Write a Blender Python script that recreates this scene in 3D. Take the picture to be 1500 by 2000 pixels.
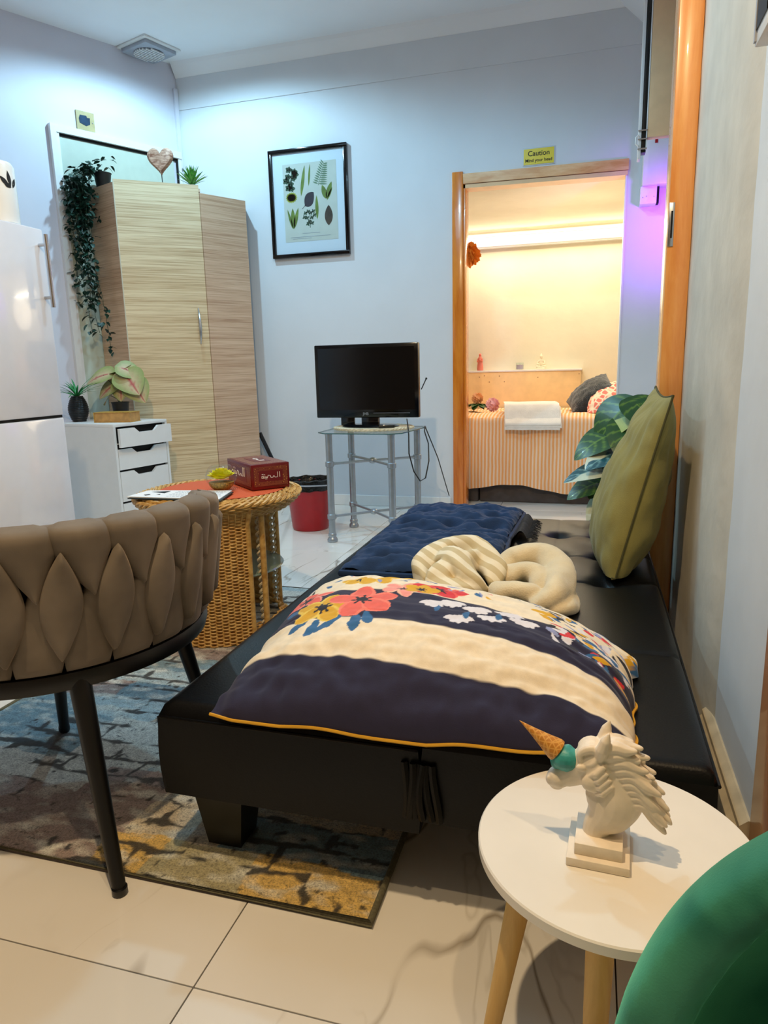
import bpy, bmesh, math, random
from mathutils import Vector, Matrix, noise
random.seed(7)
PI = math.pi
S = bpy.context.scene
COL = S.collection
for o in list(bpy.data.objects): bpy.data.objects.remove(o)

# ---------------------------------------------------------------- camera
FPX, PIT, ROLL, YAW, CAMZ = 1362.6, .2034, -.0252254, .28826, .95
def cam_axes():
    f = Vector((-math.sin(YAW)*math.cos(PIT), math.cos(YAW)*math.cos(PIT), -math.sin(PIT)))
    r = Vector((math.cos(YAW), math.sin(YAW), 0)); u = r.cross(f)
    c, s = math.cos(ROLL), math.sin(ROLL)
    return c*r+s*u, -s*r+c*u, f
R_, U_, F_ = cam_axes()
cd = bpy.data.cameras.new('camera'); cam = bpy.data.objects.new('camera', cd); COL.objects.link(cam)
m = Matrix((R_, U_, -F_)).transposed().to_4x4(); m.translation = (0, 0, CAMZ)
cam.matrix_world = m
cd.sensor_fit = 'AUTO'; cd.sensor_width = 36; cd.lens = FPX/2000*36; cd.clip_start = .02
S.camera = cam

# ---------------------------------------------------------------- world, lights, exposure
w = bpy.data.worlds.new('world'); S.world = w; w.use_nodes = True
w.node_tree.nodes['Background'].inputs[0].default_value = (.55, .6, .7, 1)
w.node_tree.nodes['Background'].inputs[1].default_value = .25
S.view_settings.view_transform = 'Standard'; S.view_settings.look = 'None'
S.view_settings.exposure = 0.52; S.view_settings.gamma = 1; S.view_settings.use_curve_mapping = False
def light(name, loc, power, color, size=.1, kind='POINT', rot=None, sy=None):
    l = bpy.data.lights.new(name, kind); l.energy = power; l.color = color
    if kind == 'AREA':
        l.size = size
        if sy: l.shape = 'RECTANGLE'; l.size_y = sy
    else: l.shadow_soft_size = size
    o = bpy.data.objects.new(name, l); COL.objects.link(o); o.location = loc
    if rot: o.rotation_euler = rot
    return o
def spot(name, loc, power, color, size, ang=165):
    o = light(name, loc, power, color, size, 'SPOT'); o.data.spot_size = math.radians(ang); o.data.spot_blend = .35; return o
spot('cool_ceiling_light', (-2.30, 3.78, 2.96), 54, (.46, .80, 1.0), .03)
spot('added_cool_fill', (-.85, 2.7, 2.96), 42, (.36, .74, 1.0), .06)  # added fill without a fixture, brightens back wall and far futon
spot('warm_ceiling_light', (-.55, .50, 2.96), 106, (1, .73, .42), .03)
spot('second_warm_light', (.30, .15, 2.96), 33, (1, .73, .42), .03)
light('cool_ambient_fill', (-1.2, 2.3, 2.93), 9, (.50, .78, 1.0), 1.0, 'AREA')  # added soft area fill for the ambient blue, no fixture
o = light('purple_led', (.46, 4.15, 1.72), 14, (.40, .05, 1.0), .04, 'SPOT', (math.radians(90), 0, math.radians(12))); o.data.spot_size = math.radians(110); o.data.spot_blend = 1
light('bedroom_strip_light', (-.35, 5.60, 1.90), 8.5, (1, .86, .62), 1.5, 'AREA', (math.radians(-20), 0, 0), .05)
light('bedroom_fill', (-.1, 5.0, 1.50), 5, (1, .80, .55), .25)  # added point fill for the bedroom, no lamp stands there

# ---------------------------------------------------------------- materials
def lin(c):
    return tuple(((v/255)/12.92 if v/255 <= .04045 else ((v/255+.055)/1.055)**2.4) for v in c)+(1,)
class NT:
    def __init__(s, name):
        s.m = bpy.data.materials.new(name); s.m.use_nodes = True
        s.t = s.m.node_tree; s.b = s.t.nodes['Principled BSDF']
    def n(s, typ, **kw):
        nd = s.t.nodes.new(typ)
        for k, v in kw.items():
            if k.startswith('i_'):
                key = k[2:]; key = int(key) if key.isdigit() else key.replace('_', ' ')
                nd.inputs[key].default_value = v
            else: setattr(nd, k, v)
        return nd
    def l(s, a, b): s.t.links.new(a, b)
    def coord(s, kind='Object', scale=(1, 1, 1), rot=(0, 0, 0)):
        c = s.n('ShaderNodeTexCoord'); mp = s.n('ShaderNodeMapping')
        mp.inputs['Scale'].default_value = scale; mp.inputs['Rotation'].default_value = rot
        s.l(c.outputs[kind], mp.inputs['Vector']); return mp.outputs[0]
    def noise(s, vec, scale, detail=3, rough=.5, dist=0):
        nd = s.n('ShaderNodeTexNoise'); nd.inputs['Scale'].default_value = scale
        nd.inputs['Detail'].default_value = detail; nd.inputs['Roughness'].default_value = rough
        nd.inputs['Distortion'].default_value = dist
        if vec: s.l(vec, nd.inputs['Vector'])
        return nd.outputs['Fac']
    def ramp(s, fac, stops, interp='LINEAR'):
        r = s.n('ShaderNodeValToRGB'); r.color_ramp.interpolation = interp
        e = r.color_ramp.elements
        while len(e) < len(stops): e.new(.5)
        for i, (p, c) in enumerate(stops): e[i].position = p; e[i].color = c
        s.l(fac, r.inputs[0]); return r.outputs[0]
    def mix(s, fac, a, b, mode='MIX'):
        x = s.n('ShaderNodeMix', data_type='RGBA', blend_type=mode)
        for sock, v in ((x.inputs[0], fac), (x.inputs[6], a), (x.inputs[7], b)):
            if isinstance(v, (int, float)): sock.default_value = v
            elif isinstance(v, tuple): sock.default_value = v
            else: s.l(v, sock)
        return x.outputs[2]
    def bump(s, h, strength=.3, dist=.01):
        b = s.n('ShaderNodeBump'); b.inputs['Strength'].default_value = strength
        b.inputs['Distance'].default_value = dist; s.l(h, b.inputs['Height'])
        s.l(b.outputs[0], s.b.inputs['Normal'])
    def color(s, c):
        if isinstance(c, tuple): s.b.inputs['Base Color'].default_value = c
        else: s.l(c, s.b.inputs['Base Color'])
    def set(s, **kw):
        for k, v in kw.items(): s.b.inputs[k.replace('_', ' ')].default_value = v
        return s
def simple(name, rgb, rough=.5, metal=0, var=.06, vs=20, bump=0, bs=200, bd=.002, **kw):
    t = NT(name); c = lin(rgb); v = t.coord()
    if var:
        f = t.noise(v, vs, 4)
        d = tuple(max(0, x*(1-var*2)) for x in c[:3])+(1,); e = tuple(min(1, x*(1+var)) for x in c[:3])+(1,)
        t.color(t.ramp(f, [(.3, d), (.7, e)]))
    else: t.color(c)
    t.set(Roughness=rough, Metallic=metal, **kw)
    if bump: t.bump(t.noise(v, bs, 3), bump, bd)
    return t.m
def attr_mat(name, rough=.7, bump=0, bs=200, bd=.002, attr='col', **kw):
    t = NT(name); a = t.n('ShaderNodeAttribute'); a.attribute_name = attr
    v = t.coord(); f = t.noise(v, 60, 3)
    t.color(t.mix(1.0, a.outputs['Color'], t.ramp(f, [(.3, (.88, .88, .88, 1)), (.7, (1, 1, 1, 1))]), 'MULTIPLY'))
    t.set(Roughness=rough, **kw)
    if bump: t.bump(t.noise(v, bs, 3), bump, bd)
    return t.m
def grain_mat(name, c1, c2, scale, rough=.45, rot=(0, 0, 0), bump=.05, **kw):
    t = NT(name); v = t.coord(scale=scale, rot=rot)
    f = t.noise(v, 1, 6, .65, .4)
    t.color(t.ramp(f, [(.36, lin(c1)), (.62, lin(c2))])); t.set(Roughness=rough, **kw)
    t.bump(f, bump, .002); return t.m
def emit(name, rgb, strength):
    t = NT(name); t.color((0, 0, 0, 1)); t.b.inputs['Emission Color'].default_value = lin(rgb)
    t.b.inputs['Emission Strength'].default_value = strength; return t.m

M = {}
M['wall'] = simple('wall_paint', (222, 226, 232), .6, var=.02, vs=3, bump=.12, bs=30, bd=.004)
M['wall_left'] = simple('wall_paint_left', (220, 220, 232), .55, var=.02, vs=3, bump=.1, bs=30, bd=.004)
M['pilaster'] = simple('pilaster_paint', (212, 206, 192), .7, var=.06, vs=7, bump=.35, bs=22, bd=.006)
M['wall_right'] = simple('wall_paint_right', (222, 226, 230), .65, var=.03, vs=5, bump=.2, bs=18, bd=.005)
M['wall_rear'] = simple('low_bounce_wall_paint', (120, 104, 88), .7, var=.03)  # unseen walls, darkened to cut the light they bounce back
M['ceiling'] = simple('ceiling_paint', (244, 246, 250), .7, var=.02, vs=2, bump=.06, bs=25, bd=.003)
M['cream_wall'] = simple('cream_plaster', (238, 230, 204), .7, var=.03, vs=4, bump=.3, bs=14, bd=.006)
M['peach_paint'] = simple('peach_paint', (236, 196, 150), .55, var=.05, vs=9, bump=.25, bs=20, bd=.004)
M['peach_board'] = simple('peach_board', (240, 205, 150), .5, var=.05, vs=12)
M['orange_gloss'] = grain_mat('orange_varnished_wood', (205, 105, 22), (232, 140, 48), (18, 18, 2), .22, Coat_Weight=.4)
M['post'] = grain_mat('lit_orange_varnish', (222, 142, 70), (238, 172, 100), (18, 18, 2), .25, Coat_Weight=.4)  # orange varnish lightened, the warm highlight is put into its colour
M['head'] = grain_mat('lit_head_wood', (214, 150, 92), (240, 200, 150), (3, 18, 18), .3)  # pale tone paints in the light falling on the head trim
M['white_gloss'] = simple('white_gloss', (236, 238, 246), .12, var=.01, Coat_Weight=.5)
M['white_lam'] = simple('white_laminate', (235, 236, 236), .35, var=.01)
M['white_table'] = simple('white_table_lacquer', (236, 230, 220), .3, var=.01)
M['pale_door'] = simple('pale_door_paint', (196, 206, 192), .35, var=.02)
M['black'] = simple('black_plastic', (10, 10, 12), .35, var=0)
M['void'] = simple('dark_recess', (12, 12, 12), .9, var=0)
M['black_gloss'] = simple('black_gloss', (4, 5, 8), .12, var=0)
M['screen'] = simple('screen_off', (2, 2, 4), .18, var=0)
M['black_metal'] = simple('black_powder_coat', (5, 5, 7), .42, var=.1, bump=.05, bs=400)
M['chrome'] = simple('brushed_chrome', (190, 192, 196), .25, 1, var=.04)
M['silver'] = simple('silver_tube', (168, 178, 188), .38, .75, var=.05, vs=30, bump=.05, bs=120)
M['red_plastic'] = simple('red_plastic', (170, 8, 22), .35, var=.05)
M['bag'] = simple('black_bin_bag', (12, 13, 14), .25, var=.1, bump=.5, bs=40, bd=.01)
M['cream_weave'] = simple('cream_weave', (232, 218, 185), .8, var=.15, vs=60)
M['yellow_wood'] = grain_mat('pale_beech', (206, 160, 84), (226, 184, 108), (30, 30, 3), .45)
M['kraft'] = simple('brown_card', (196, 148, 84), .6, var=.12, vs=30)
M['paper'] = simple('white_paper', (240, 240, 240), .6, var=0)
M['ink'] = simple('black_ink', (18, 18, 20), .7, var=0)
M['dark_cover'] = simple('dark_green_cover', (24, 36, 38), .5, var=0)
M['dark_pot'] = simple('black_pot', (16, 17, 20), .5, var=.1)
M['white_ceramic'] = simple('white_ceramic', (238, 240, 238), .25, var=.01)
M['stem'] = simple('green_stem', (70, 110, 50), .6)
M['dark_stem'] = simple('dark_stem', (36, 60, 40), .6)
M['ivy'] = simple('dark_ivy', (24, 62, 48), .5, var=.35, vs=40)
M['grass'] = simple('bright_succulent', (96, 170, 72), .5, var=.3, vs=50)
M['spider'] = simple('spider_plant_green', (44, 140, 74), .5, var=.25, vs=40)
M['heart'] = grain_mat('worn_brown_wood', (122, 76, 54), (196, 156, 132), (30, 30, 90), .6)
M['navy'] = simple('navy_cotton', (4, 44, 86), .85, var=.1, bump=.35, bs=350, bd=.002, Sheen_Weight=.08)
M['olive'] = simple('olive_linen', (142, 136, 76), .9, var=.07, bump=.4, bs=420, bd=.002, Sheen_Weight=.15)
M['olive_trim'] = simple('olive_seam', (76, 74, 40), .9, var=.1)
M['beige_fleece'] = simple('beige_fleece', (226, 208, 172), .95, var=.05, bump=.4, bs=250, bd=.003, Sheen_Weight=.4)
M['towel'] = simple('white_towel', (244, 236, 226), .95, var=.03, bump=.5, bs=300, bd=.003)
M['fluffy'] = simple('dark_blue_fur', (24, 40, 54), 1, var=.4, vs=60, bump=.9, bs=160, bd=.01, Sheen_Weight=.6)
M['fringe'] = simple('dark_fringe', (34, 32, 34), .9, var=.2)
M['bed_base'] = simple('grey_bed_base', (84, 76, 74), .8, var=.1, bump=.3, bs=300)
M['taupe'] = None
M['skirting'] = simple('scuffed_skirting', (196, 184, 158), .5, var=.12, vs=14, bump=.2, bs=15)
M['yellow_sign'] = simple('yellow_sign', (232, 206, 20), .35, var=0)
M['sign_clear'] = simple('clear_sign_edge', (196, 204, 214), .3, var=0)
M['grey_plastic'] = simple('grey_vent_plastic', (168, 174, 186), .5, var=.04)
M['vent_dark'] = simple('vent_dark', (86, 90, 100), .6, var=0)
M['cream_plate'] = simple('cream_switch_plate', (186, 168, 118), .5, var=.1)
M['hole_blue'] = simple('dark_blue_hole', (28, 56, 84), .8, var=.2)
M['terra'] = None
M['yellow_petal'] = simple('yellow_petal', (255, 240, 30), .6, var=.08)
M['gold_bits'] = simple('gold_gravel', (176, 142, 66), .5, var=.4, vs=200)
M['pink'] = simple('pink_figurine', (228, 128, 108), .5, var=.05)
M['ivory'] = simple('ivory_figurine', (246, 236, 208), .5, var=.03)
M['mauve'] = simple('mauve_wax', (196, 176, 190), .4, var=.02)
M['orange_flower'] = simple('orange_paper', (240, 140, 30), .7, var=.1)
M['peach_flower'] = simple('peach_petal', (255, 190, 140), .7, var=.1)
M['pink_flower'] = simple('pink_petal', (255, 190, 196), .7, var=.1)
M['leaf_green'] = simple('leaf_green', (52, 92, 34), .5, var=.2)
M['mint_glass'] = simple('frosted_green_glass', (120, 146, 140), .15, var=0, Coat_Weight=.5)
M['plaster'] = simple('white_plaster', (240, 226, 206), .45, var=.04, vs=60, bump=.06, bs=300, bd=.001)
M['teal_ice'] = simple('teal_scoop', (60, 158, 156), .4, var=.1, vs=80, bump=.2, bs=200, bd=.002)
M['beige_edge'] = simple('edge_banding', (206, 198, 176), .5, var=.03)
M['rope'] = simple('black_cable', (18, 18, 22), .5, var=0)
M['led'] = emit('led_tube', (255, 244, 214), 5)
M['spot_on'] = emit('lit_downlight', (225, 242, 255), 12)
M['wicker'] = NT('honey_wicker').m
def _wicker():
    t = NT('honey_wicker_strand'); v = t.coord(); f = t.noise(v, 45, 4)
    t.color(t.ramp(f, [(.3, lin((176, 128, 58))), (.7, lin((226, 186, 112)))])); t.set(Roughness=.5); return t.m
M['wicker'] = _wicker()
def _taupe():
    t = NT('taupe_velvet'); v = t.coord(); f = t.noise(v, 9, 3)
    t.color(t.ramp(f, [(.3, lin((98, 90, 80))), (.7, lin((128, 118, 106)))]))
    t.set(Roughness=.8, Sheen_Weight=.5, Sheen_Roughness=.4); t.b.inputs['Sheen Tint'].default_value = lin((190, 170, 150))
    t.bump(t.noise(v, 500, 2), .15, .001); return t.m
M['taupe'] = _taupe()
def _green():
    t = NT('green_velvet'); v = t.coord(); f = t.noise(v, 8, 3, .5, .6)
    t.color(t.ramp(f, [(.38, lin((12, 100, 80))), (.62, lin((70, 160, 128)))]))
    t.set(Roughness=.7, Sheen_Weight=.8, Sheen_Roughness=.35); t.b.inputs['Sheen Tint'].default_value = lin((120, 220, 190))
    t.bump(t.noise(v, 600, 2), .2, .001); return t.m
M['green_velvet'] = _green()
def _leather():
    t = NT('black_faux_leather'); v = t.coord()
    vo = t.n('ShaderNodeTexVoronoi'); vo.inputs['Scale'].default_value = 260; t.l(v, vo.inputs['Vector'])
    t.color(lin((5, 6, 8))); t.set(Roughness=.4); t.b.inputs['Specular IOR Level'].default_value = .22
    t.bump(vo.outputs['Distance'], .12, .0015); return t.m
M['leather'] = _leather()
def _stripewood(name, c1, c2, c3):
    t = NT(name); v = t.coord(scale=(3, 3, 175)); f = t.noise(v, 1, 5, .6, .3)
    v2 = t.coord(scale=(1, 1, 22)); g = t.noise(v2, 1, 3)
    a = t.ramp(f, [(.38, lin(c1)), (.5, lin(c2)), (.63, lin(c3))])
    t.color(t.mix(.35, a, t.ramp(g, [(.35, lin(c1)), (.65, lin(c3))]))); t.set(Roughness=.42); t.bump(f, .04, .001); return t.m
M['ward_door'] = _stripewood('pale_striped_oak', (184, 152, 112), (222, 196, 154), (238, 218, 180))
M['ward_side'] = _stripewood('pink_striped_oak', (180, 142, 112), (210, 174, 142), (226, 196, 166))
def _marble():
    t = NT('marble_tile'); c = t.n('ShaderNodeTexCoord')
    v = c.outputs['Object']
    oi = t.n('ShaderNodeObjectInfo'); ad = t.n('ShaderNodeVectorMath', operation='MULTIPLY_ADD')
    cmb = t.n('ShaderNodeCombineXYZ')
    for i in range(3): t.l(oi.outputs['Random'], cmb.inputs[i])
    ad.inputs[1].default_value = (37, 91, 13); t.l(cmb.outputs[0], ad.inputs[0]); t.l(v, ad.inputs[2])
    mp = t.n('ShaderNodeMapping'); mp.inputs['Rotation'].default_value = (0, 0, .9); mp.inputs['Scale'].default_value = (1, .38, 1)
    t.l(ad.outputs[0], mp.inputs['Vector'])
    def vein(scale, wdt, dist):
        f = t.noise(mp.outputs[0], scale, 4, .45, dist)
        s1 = t.n('ShaderNodeMath', operation='SUBTRACT'); s1.inputs[1].default_value = .5; t.l(f, s1.inputs[0])
        a1 = t.n('ShaderNodeMath', operation='ABSOLUTE'); t.l(s1.outputs[0], a1.inputs[0])
        return t.ramp(a1.outputs[0], [(0, (1, 1, 1, 1)), (wdt, (0, 0, 0, 1))])
    v1 = vein(2.0, .008, .45); v2 = vein(4.5, .008, .4)
    gate = t.ramp(t.noise(ad.outputs[0], 2.2, 2), [(.48, (0, 0, 0, 1)), (.62, (1, 1, 1, 1))])
    base = t.ramp(t.noise(ad.outputs[0], 1.6, 4), [(.3, lin((226, 222, 214))), (.7, lin((240, 238, 234)))])
    c1 = t.mix(t.mix(1., v1, gate, 'MULTIPLY'), base, lin((158, 148, 134)))
    c2 = t.mix(t.mix(1., v2, t.mix(.5, gate, (0, 0, 0, 1)), 'MULTIPLY'), c1, lin((192, 186, 176)))
    t.color(c2); t.set(Roughness=.09); return t.m
M['marble'] = _marble()
M['grout'] = simple('dark_grout', (112, 98, 76), .8, var=.15)
def _glass(name, rgb, alpha_mix=.85, rough=.02):
    t = NT(name); t.nodes = t.t.nodes
    tr = t.n('ShaderNodeBsdfTransparent'); tr.inputs[0].default_value = lin(rgb)
    gl = t.n('ShaderNodeBsdfGlossy'); gl.inputs['Roughness'].default_value = rough
    fr = t.n('ShaderNodeLayerWeight'); fr.inputs[0].default_value = .5
    pw = t.n('ShaderNodeMath', operation='POWER'); pw.inputs[1].default_value = 4; t.l(fr.outputs['Facing'], pw.inputs[0])
    ma = t.n('ShaderNodeMath', operation='MULTIPLY_ADD'); ma.inputs[1].default_value = .5; ma.inputs[2].default_value = .03; t.l(pw.outputs[0], ma.inputs[0])
    mx = t.n('ShaderNodeMixShader'); t.l(ma.outputs[0], mx.inputs[0]); t.l(tr.outputs[0], mx.inputs[1]); t.l(gl.outputs[0], mx.inputs[2])
    t.l(mx.outputs[0], t.t.nodes['Material Output'].inputs[0]); return t.m
M['glass'] = _glass('clear_glass', (250, 253, 253))
M['glass_edge'] = simple('green_glass_edge', (40, 92, 92), .1, var=0)
def _terra():
    t = NT('orange_woven_mat'); v = t.coord(); wv = t.n('ShaderNodeTexWave', wave_type='RINGS', rings_direction='Z')
    wv.inputs['Scale'].default_value = 40; t.l(v, wv.inputs['Vector'])
    t.color(t.ramp(wv.outputs['Fac'], [(.2, lin((196, 76, 40))), (.8, lin((232, 112, 66)))])); t.set(Roughness=.9)
    t.bump(wv.outputs['Fac'], .4, .003); return t.m
M['terra'] = _terra()
def _stripes(name, c1, c2, scale, axis='X', rough=.9, dist=.6):
    t = NT(name); v = t.coord(); wv = t.n('ShaderNodeTexWave', wave_type='BANDS', bands_direction=axis)
    wv.inputs['Scale'].default_value = scale; wv.inputs['Distortion'].default_value = dist; t.l(v, wv.inputs['Vector'])
    t.color(t.ramp(wv.outputs['Fac'], [(.45, lin(c1)), (.6, lin(c2))])); t.set(Roughness=rough)
    t.bump(t.noise(v, 300, 2), .2, .001); return t.m
M['duvet'] = _stripes('orange_striped_duvet', (250, 178, 112), (250, 218, 190), 13, dist=.9)
M['striped_fleece'] = _stripes('striped_fleece', (206, 188, 148), (238, 226, 198), 11, 'DIAGONAL', dist=1.5)
def _cone():
    t = NT('waffle_cone'); v = t.coord(rot=(0, 0, .78)); ck = t.n('ShaderNodeTexVoronoi', feature='DISTANCE_TO_EDGE'); ck.inputs['Scale'].default_value = 160
    ck.inputs['Randomness'].default_value = 0; t.l(v, ck.inputs['Vector'])
    t.color(t.ramp(ck.outputs['Distance'], [(.04, lin((226, 168, 84))), (.16, lin((196, 128, 44)))])); t.set(Roughness=.5)
    t.bump(ck.outputs['Distance'], -.5, .002); return t.m
M['cone'] = _cone()

# ---------------------------------------------------------------- mesh helpers
ORG = {}
class MB:
    def __init__(s): s.v = []; s.f = []; s.c = []; s.mi = []
    def add(s, vs, fs, col=None, mi=0):
        b = len(s.v); s.v += [Vector(p) for p in vs]
        s.f += [tuple(i+b for i in f) for f in fs]; s.mi += [mi]*len(fs)
        if col is not None: s.c += [col]*len(vs) if not isinstance(col, list) else col
        return s
    def box(s, a, b, mat=None, bev=0, mi=0):
        x0, y0, z0 = a; x1, y1, z1 = b
        if bev <= 0:
            vs = [Vector(p) for p in ((x0,y0,z0),(x1,y0,z0),(x1,y1,z0),(x0,y1,z0),(x0,y0,z1),(x1,y0,z1),(x1,y1,z1),(x0,y1,z1))]
            fs = [(0,3,2,1),(4,5,6,7),(0,1,5,4),(1,2,6,5),(2,3,7,6),(3,0,4,7)]
        else:
            bm = bmesh.new(); bmesh.ops.create_cube(bm, size=1)
            for v in bm.verts: v.co = Vector(((x0+x1)/2+v.co.x*(x1-x0), (y0+y1)/2+v.co.y*(y1-y0), (z0+z1)/2+v.co.z*(z1-z0)))
            bmesh.ops.bevel(bm, geom=bm.edges[:], offset=bev, segments=2, affect='EDGES', profile=.5)
            bm.verts.index_update(); vs = [v.co.copy() for v in bm.verts]; fs = [tuple(v.index for v in f.verts) for f in bm.faces]; bm.free()
        if mat: vs = [mat @ v for v in vs]
        return s.add(vs, fs, mi=mi)
    def prism(s, pts, z0, z1, mi=0):
        n = len(pts); vs = [(x, y, z0) for x, y in pts]+[(x, y, z1) for x, y in pts]
        fs = [tuple(reversed(range(n))), tuple(range(n, 2*n))]+[(i, (i+1) % n, n+(i+1) % n, n+i) for i in range(n)]
        return s.add(vs, fs, mi=mi)
    def ext(s, pts, d):
        n = len(pts); d = Vector(d); vs = [Vector(p) for p in pts]; vs += [p+d for p in vs]
        return s.add(vs, [tuple(reversed(range(n))), tuple(range(n, 2*n))]+[(i, (i+1) % n, n+(i+1) % n, n+i) for i in range(n)])
    def tube(s, path, rad, n=10, closed=False, flat=1.0, col=None):
        P = [Vector(p) for p in path]; k = len(P)
        rs = rad if isinstance(rad, (list, tuple)) else [rad]*k
        vs = []; prev = None
        for i, p in enumerate(P):
            if closed: t = P[(i+1) % k]-P[i-1]
            else: t = P[min(i+1, k-1)]-P[max(i-1, 0)]
            t.normalize()
            if prev is None:
                a = Vector((0, 0, 1)) if abs(t.z) < .9 else Vector((1, 0, 0)); u = t.cross(a).normalized()
            else: u = (prev-t*prev.dot(t)).normalized()
            prev = u; w = t.cross(u)
            for j in range(n):
                a = 2*PI*j/n; vs.append(p+(u*math.cos(a)+w*math.sin(a)*flat)*rs[i])
        fs = []
        for i in range(k if closed else k-1):
            for j in range(n):
                a = i*n+j; b = i*n+(j+1) % n; c = ((i+1) % k)*n+(j+1) % n; d = ((i+1) % k)*n+j; fs.append((a, b, c, d))
        if not closed: fs += [tuple(reversed(range(n))), tuple(range((k-1)*n, k*n))]
        return s.add(vs, fs, col)
    def lathe(s, prof, c=(0, 0, 0), n=32, col=None):
        c = Vector(c); vs = []; fs = []
        for r, z in prof:
            for j in range(n): a = 2*PI*j/n; vs.append(c+Vector((r*math.cos(a), r*math.sin(a), z)))
        for i in range(len(prof)-1):
            for j in range(n): fs.append((i*n+j, i*n+(j+1) % n, (i+1)*n+(j+1) % n, (i+1)*n+j))
        if prof[0][0] > 1e-4: fs.append(tuple(reversed(range(n))))
        if prof[-1][0] > 1e-4: fs.append(tuple(range((len(prof)-1)*n, len(prof)*n)))
        return s.add(vs, fs, col)
    def ball(s, c, r, n=16, k=10, rot=None):
        r = Vector((r, r, r)) if isinstance(r, (int, float)) else Vector(r); c = Vector(c); vs = []; fs = []
        for i in range(k+1):
            t = PI*i/k
            for j in range(n):
                a = 2*PI*j/n; p = Vector((r.x*math.sin(t)*math.cos(a), r.y*math.sin(t)*math.sin(a), -r.z*math.cos(t)))
                if rot: p = rot @ p
                vs.append(c+p)
        for i in range(k):
            for j in range(n): fs.append((i*n+j, i*n+(j+1) % n, (i+1)*n+(j+1) % n, (i+1)*n+j))
        return s.add(vs, fs)
    def grid(s, nu, nv, fn, col=None, closed_u=False, flip=False):
        vs = []; cs = []
        for j in range(nv):
            for i in range(nu):
                u = i/(nu if closed_u else nu-1); v = j/(nv-1); vs.append(fn(u, v))
                if col: cs.append(col(u, v))
        fs = []
        for j in range(nv-1):
            for i in range(nu if closed_u else nu-1):
                q = (j*nu+i, j*nu+(i+1) % nu, (j+1)*nu+(i+1) % nu, (j+1)*nu+i); fs.append(q[::-1] if flip else q)
        return s.add(vs, fs, cs if col else None)
    def build(s, name, mat, parent=None, loc=None, smooth=True, merge=False, mods=()):
        if parent is not None: org = ORG[parent.name]
        else: org = Vector(loc) if loc is not None else Vector((0, 0, 0))
        me = bpy.data.meshes.new(name); me.from_pydata([v-org for v in s.v], [], s.f)
        mats = mat if isinstance(mat, (list, tuple)) else [mat]
        for m_ in mats: me.materials.append(m_)
        if len(mats) > 1: me.polygons.foreach_set('material_index', s.mi)
        if s.c and len(s.c) == len(s.v):
            a = me.color_attributes.new('col', 'FLOAT_COLOR', 'POINT')
            a.data.foreach_set('color', [x for c in s.c for x in (c if len(c) == 4 else tuple(c)+(1,))])
        if merge:
            bm = bmesh.new(); bm.from_mesh(me); bmesh.ops.remove_doubles(bm, verts=bm.verts[:], dist=1e-5)
            bmesh.ops.recalc_face_normals(bm, faces=bm.faces[:]); bm.to_mesh(me); bm.free()
        me.validate()
        if smooth:
            me.polygons.foreach_set('use_smooth', [True]*len(me.polygons))
            try: me.set_sharp_from_angle(angle=math.radians(42))
            except Exception: pass
        o = bpy.data.objects.new(name, me); COL.objects.link(o)
        if parent is not None: o.parent = parent
        else: o.location = org
        ORG[o.name] = org.copy()
        for t, kw in mods:
            md = o.modifiers.new(t.lower(), t)
            for k, v in kw.items(): setattr(md, k, v)
        return o
def bake(o):
    dg = bpy.context.evaluated_depsgraph_get(); me = bpy.data.meshes.new_from_object(o.evaluated_get(dg))
    o.modifiers.clear(); o.data = me; me.polygons.foreach_set('use_smooth', [True]*len(me.polygons)); return o
def tag(o, label=None, cat=None, group=None, kind=None):
    if label: o['label'] = label
    if cat: o['category'] = cat
    if group: o['group'] = group
    if kind: o['kind'] = kind
    return o
def thing(name, loc, label, cat, group=None):
    o = bpy.data.objects.new(name, None); COL.objects.link(o); o.location = loc; o.empty_display_size = .05
    ORG[o.name] = Vector(loc); return tag(o, label, cat, group)
def struct(name, mb, mat, loc=(0, 0, 0), smooth=False):
    return tag(mb.build(name, mat, None, loc, smooth=smooth), kind='structure')
def rotz(a, c=(0, 0, 0)):
    c = Vector(c); return Matrix.Translation(c) @ Matrix.Rotation(a, 4, 'Z') @ Matrix.Translation(-c)
def nz(x, y, z, s=1): return noise.noise(Vector((x*s, y*s, z*s)))

# ---------------------------------------------------------------- room shell
YB = 4.62                     # back wall plane
CZ = 2.98                     # ceiling
DL, DR, DT = -.80, .165, 2.05 # doorway in the back wall
XR = .30                      # right wall plane (near)
LD = Vector((.454, .891, 0)); LC = Vector((-2.761, YB, 0)); LN = Vector((.891, -.454, 0))
def lw(s, z, out=0): return LC-LD*s+LN*out+Vector((0, 0, z))

mb = MB()
mb.box((-2.95, YB, 0), (DL, YB+.10, CZ)); mb.box((DR, YB, 0), (1.05, YB+.10, CZ)); mb.box((DL, YB, DT), (DR, YB+.10, CZ))
wb = struct('wall_back', mb, M['wall'])
mb = MB().ext([lw(-.1, 0), lw(3.4, 0), lw(3.4, CZ), lw(-.1, CZ)], -LN*.1); struct('wall_left', mb, M['wall_left'])
far = lw(3.4, 0)
struct('wall_side', MB().box((far.x-.06, -1.6, 0), (far.x, far.y, CZ)), M['wall'])
struct('wall_rear', MB().box((far.x, -1.7, 0), (1.3, -1.6, CZ)), M['wall_rear'])
struct('ceiling', MB().box((far.x-.1, -1.7, CZ), (1.3, YB+.1, CZ+.08)), M['ceiling'])
struct('wall_right', MB().box((XR, 1.24, 0), (XR+.10, 1.74, CZ)), M['wall_right'])
struct('wall_alcove', MB().box((1.05, 1.24, 0), (1.13, YB+.1, CZ)).box((XR+.1, 1.24, 0), (1.05, 1.30, CZ)), M['wall'])
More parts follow.
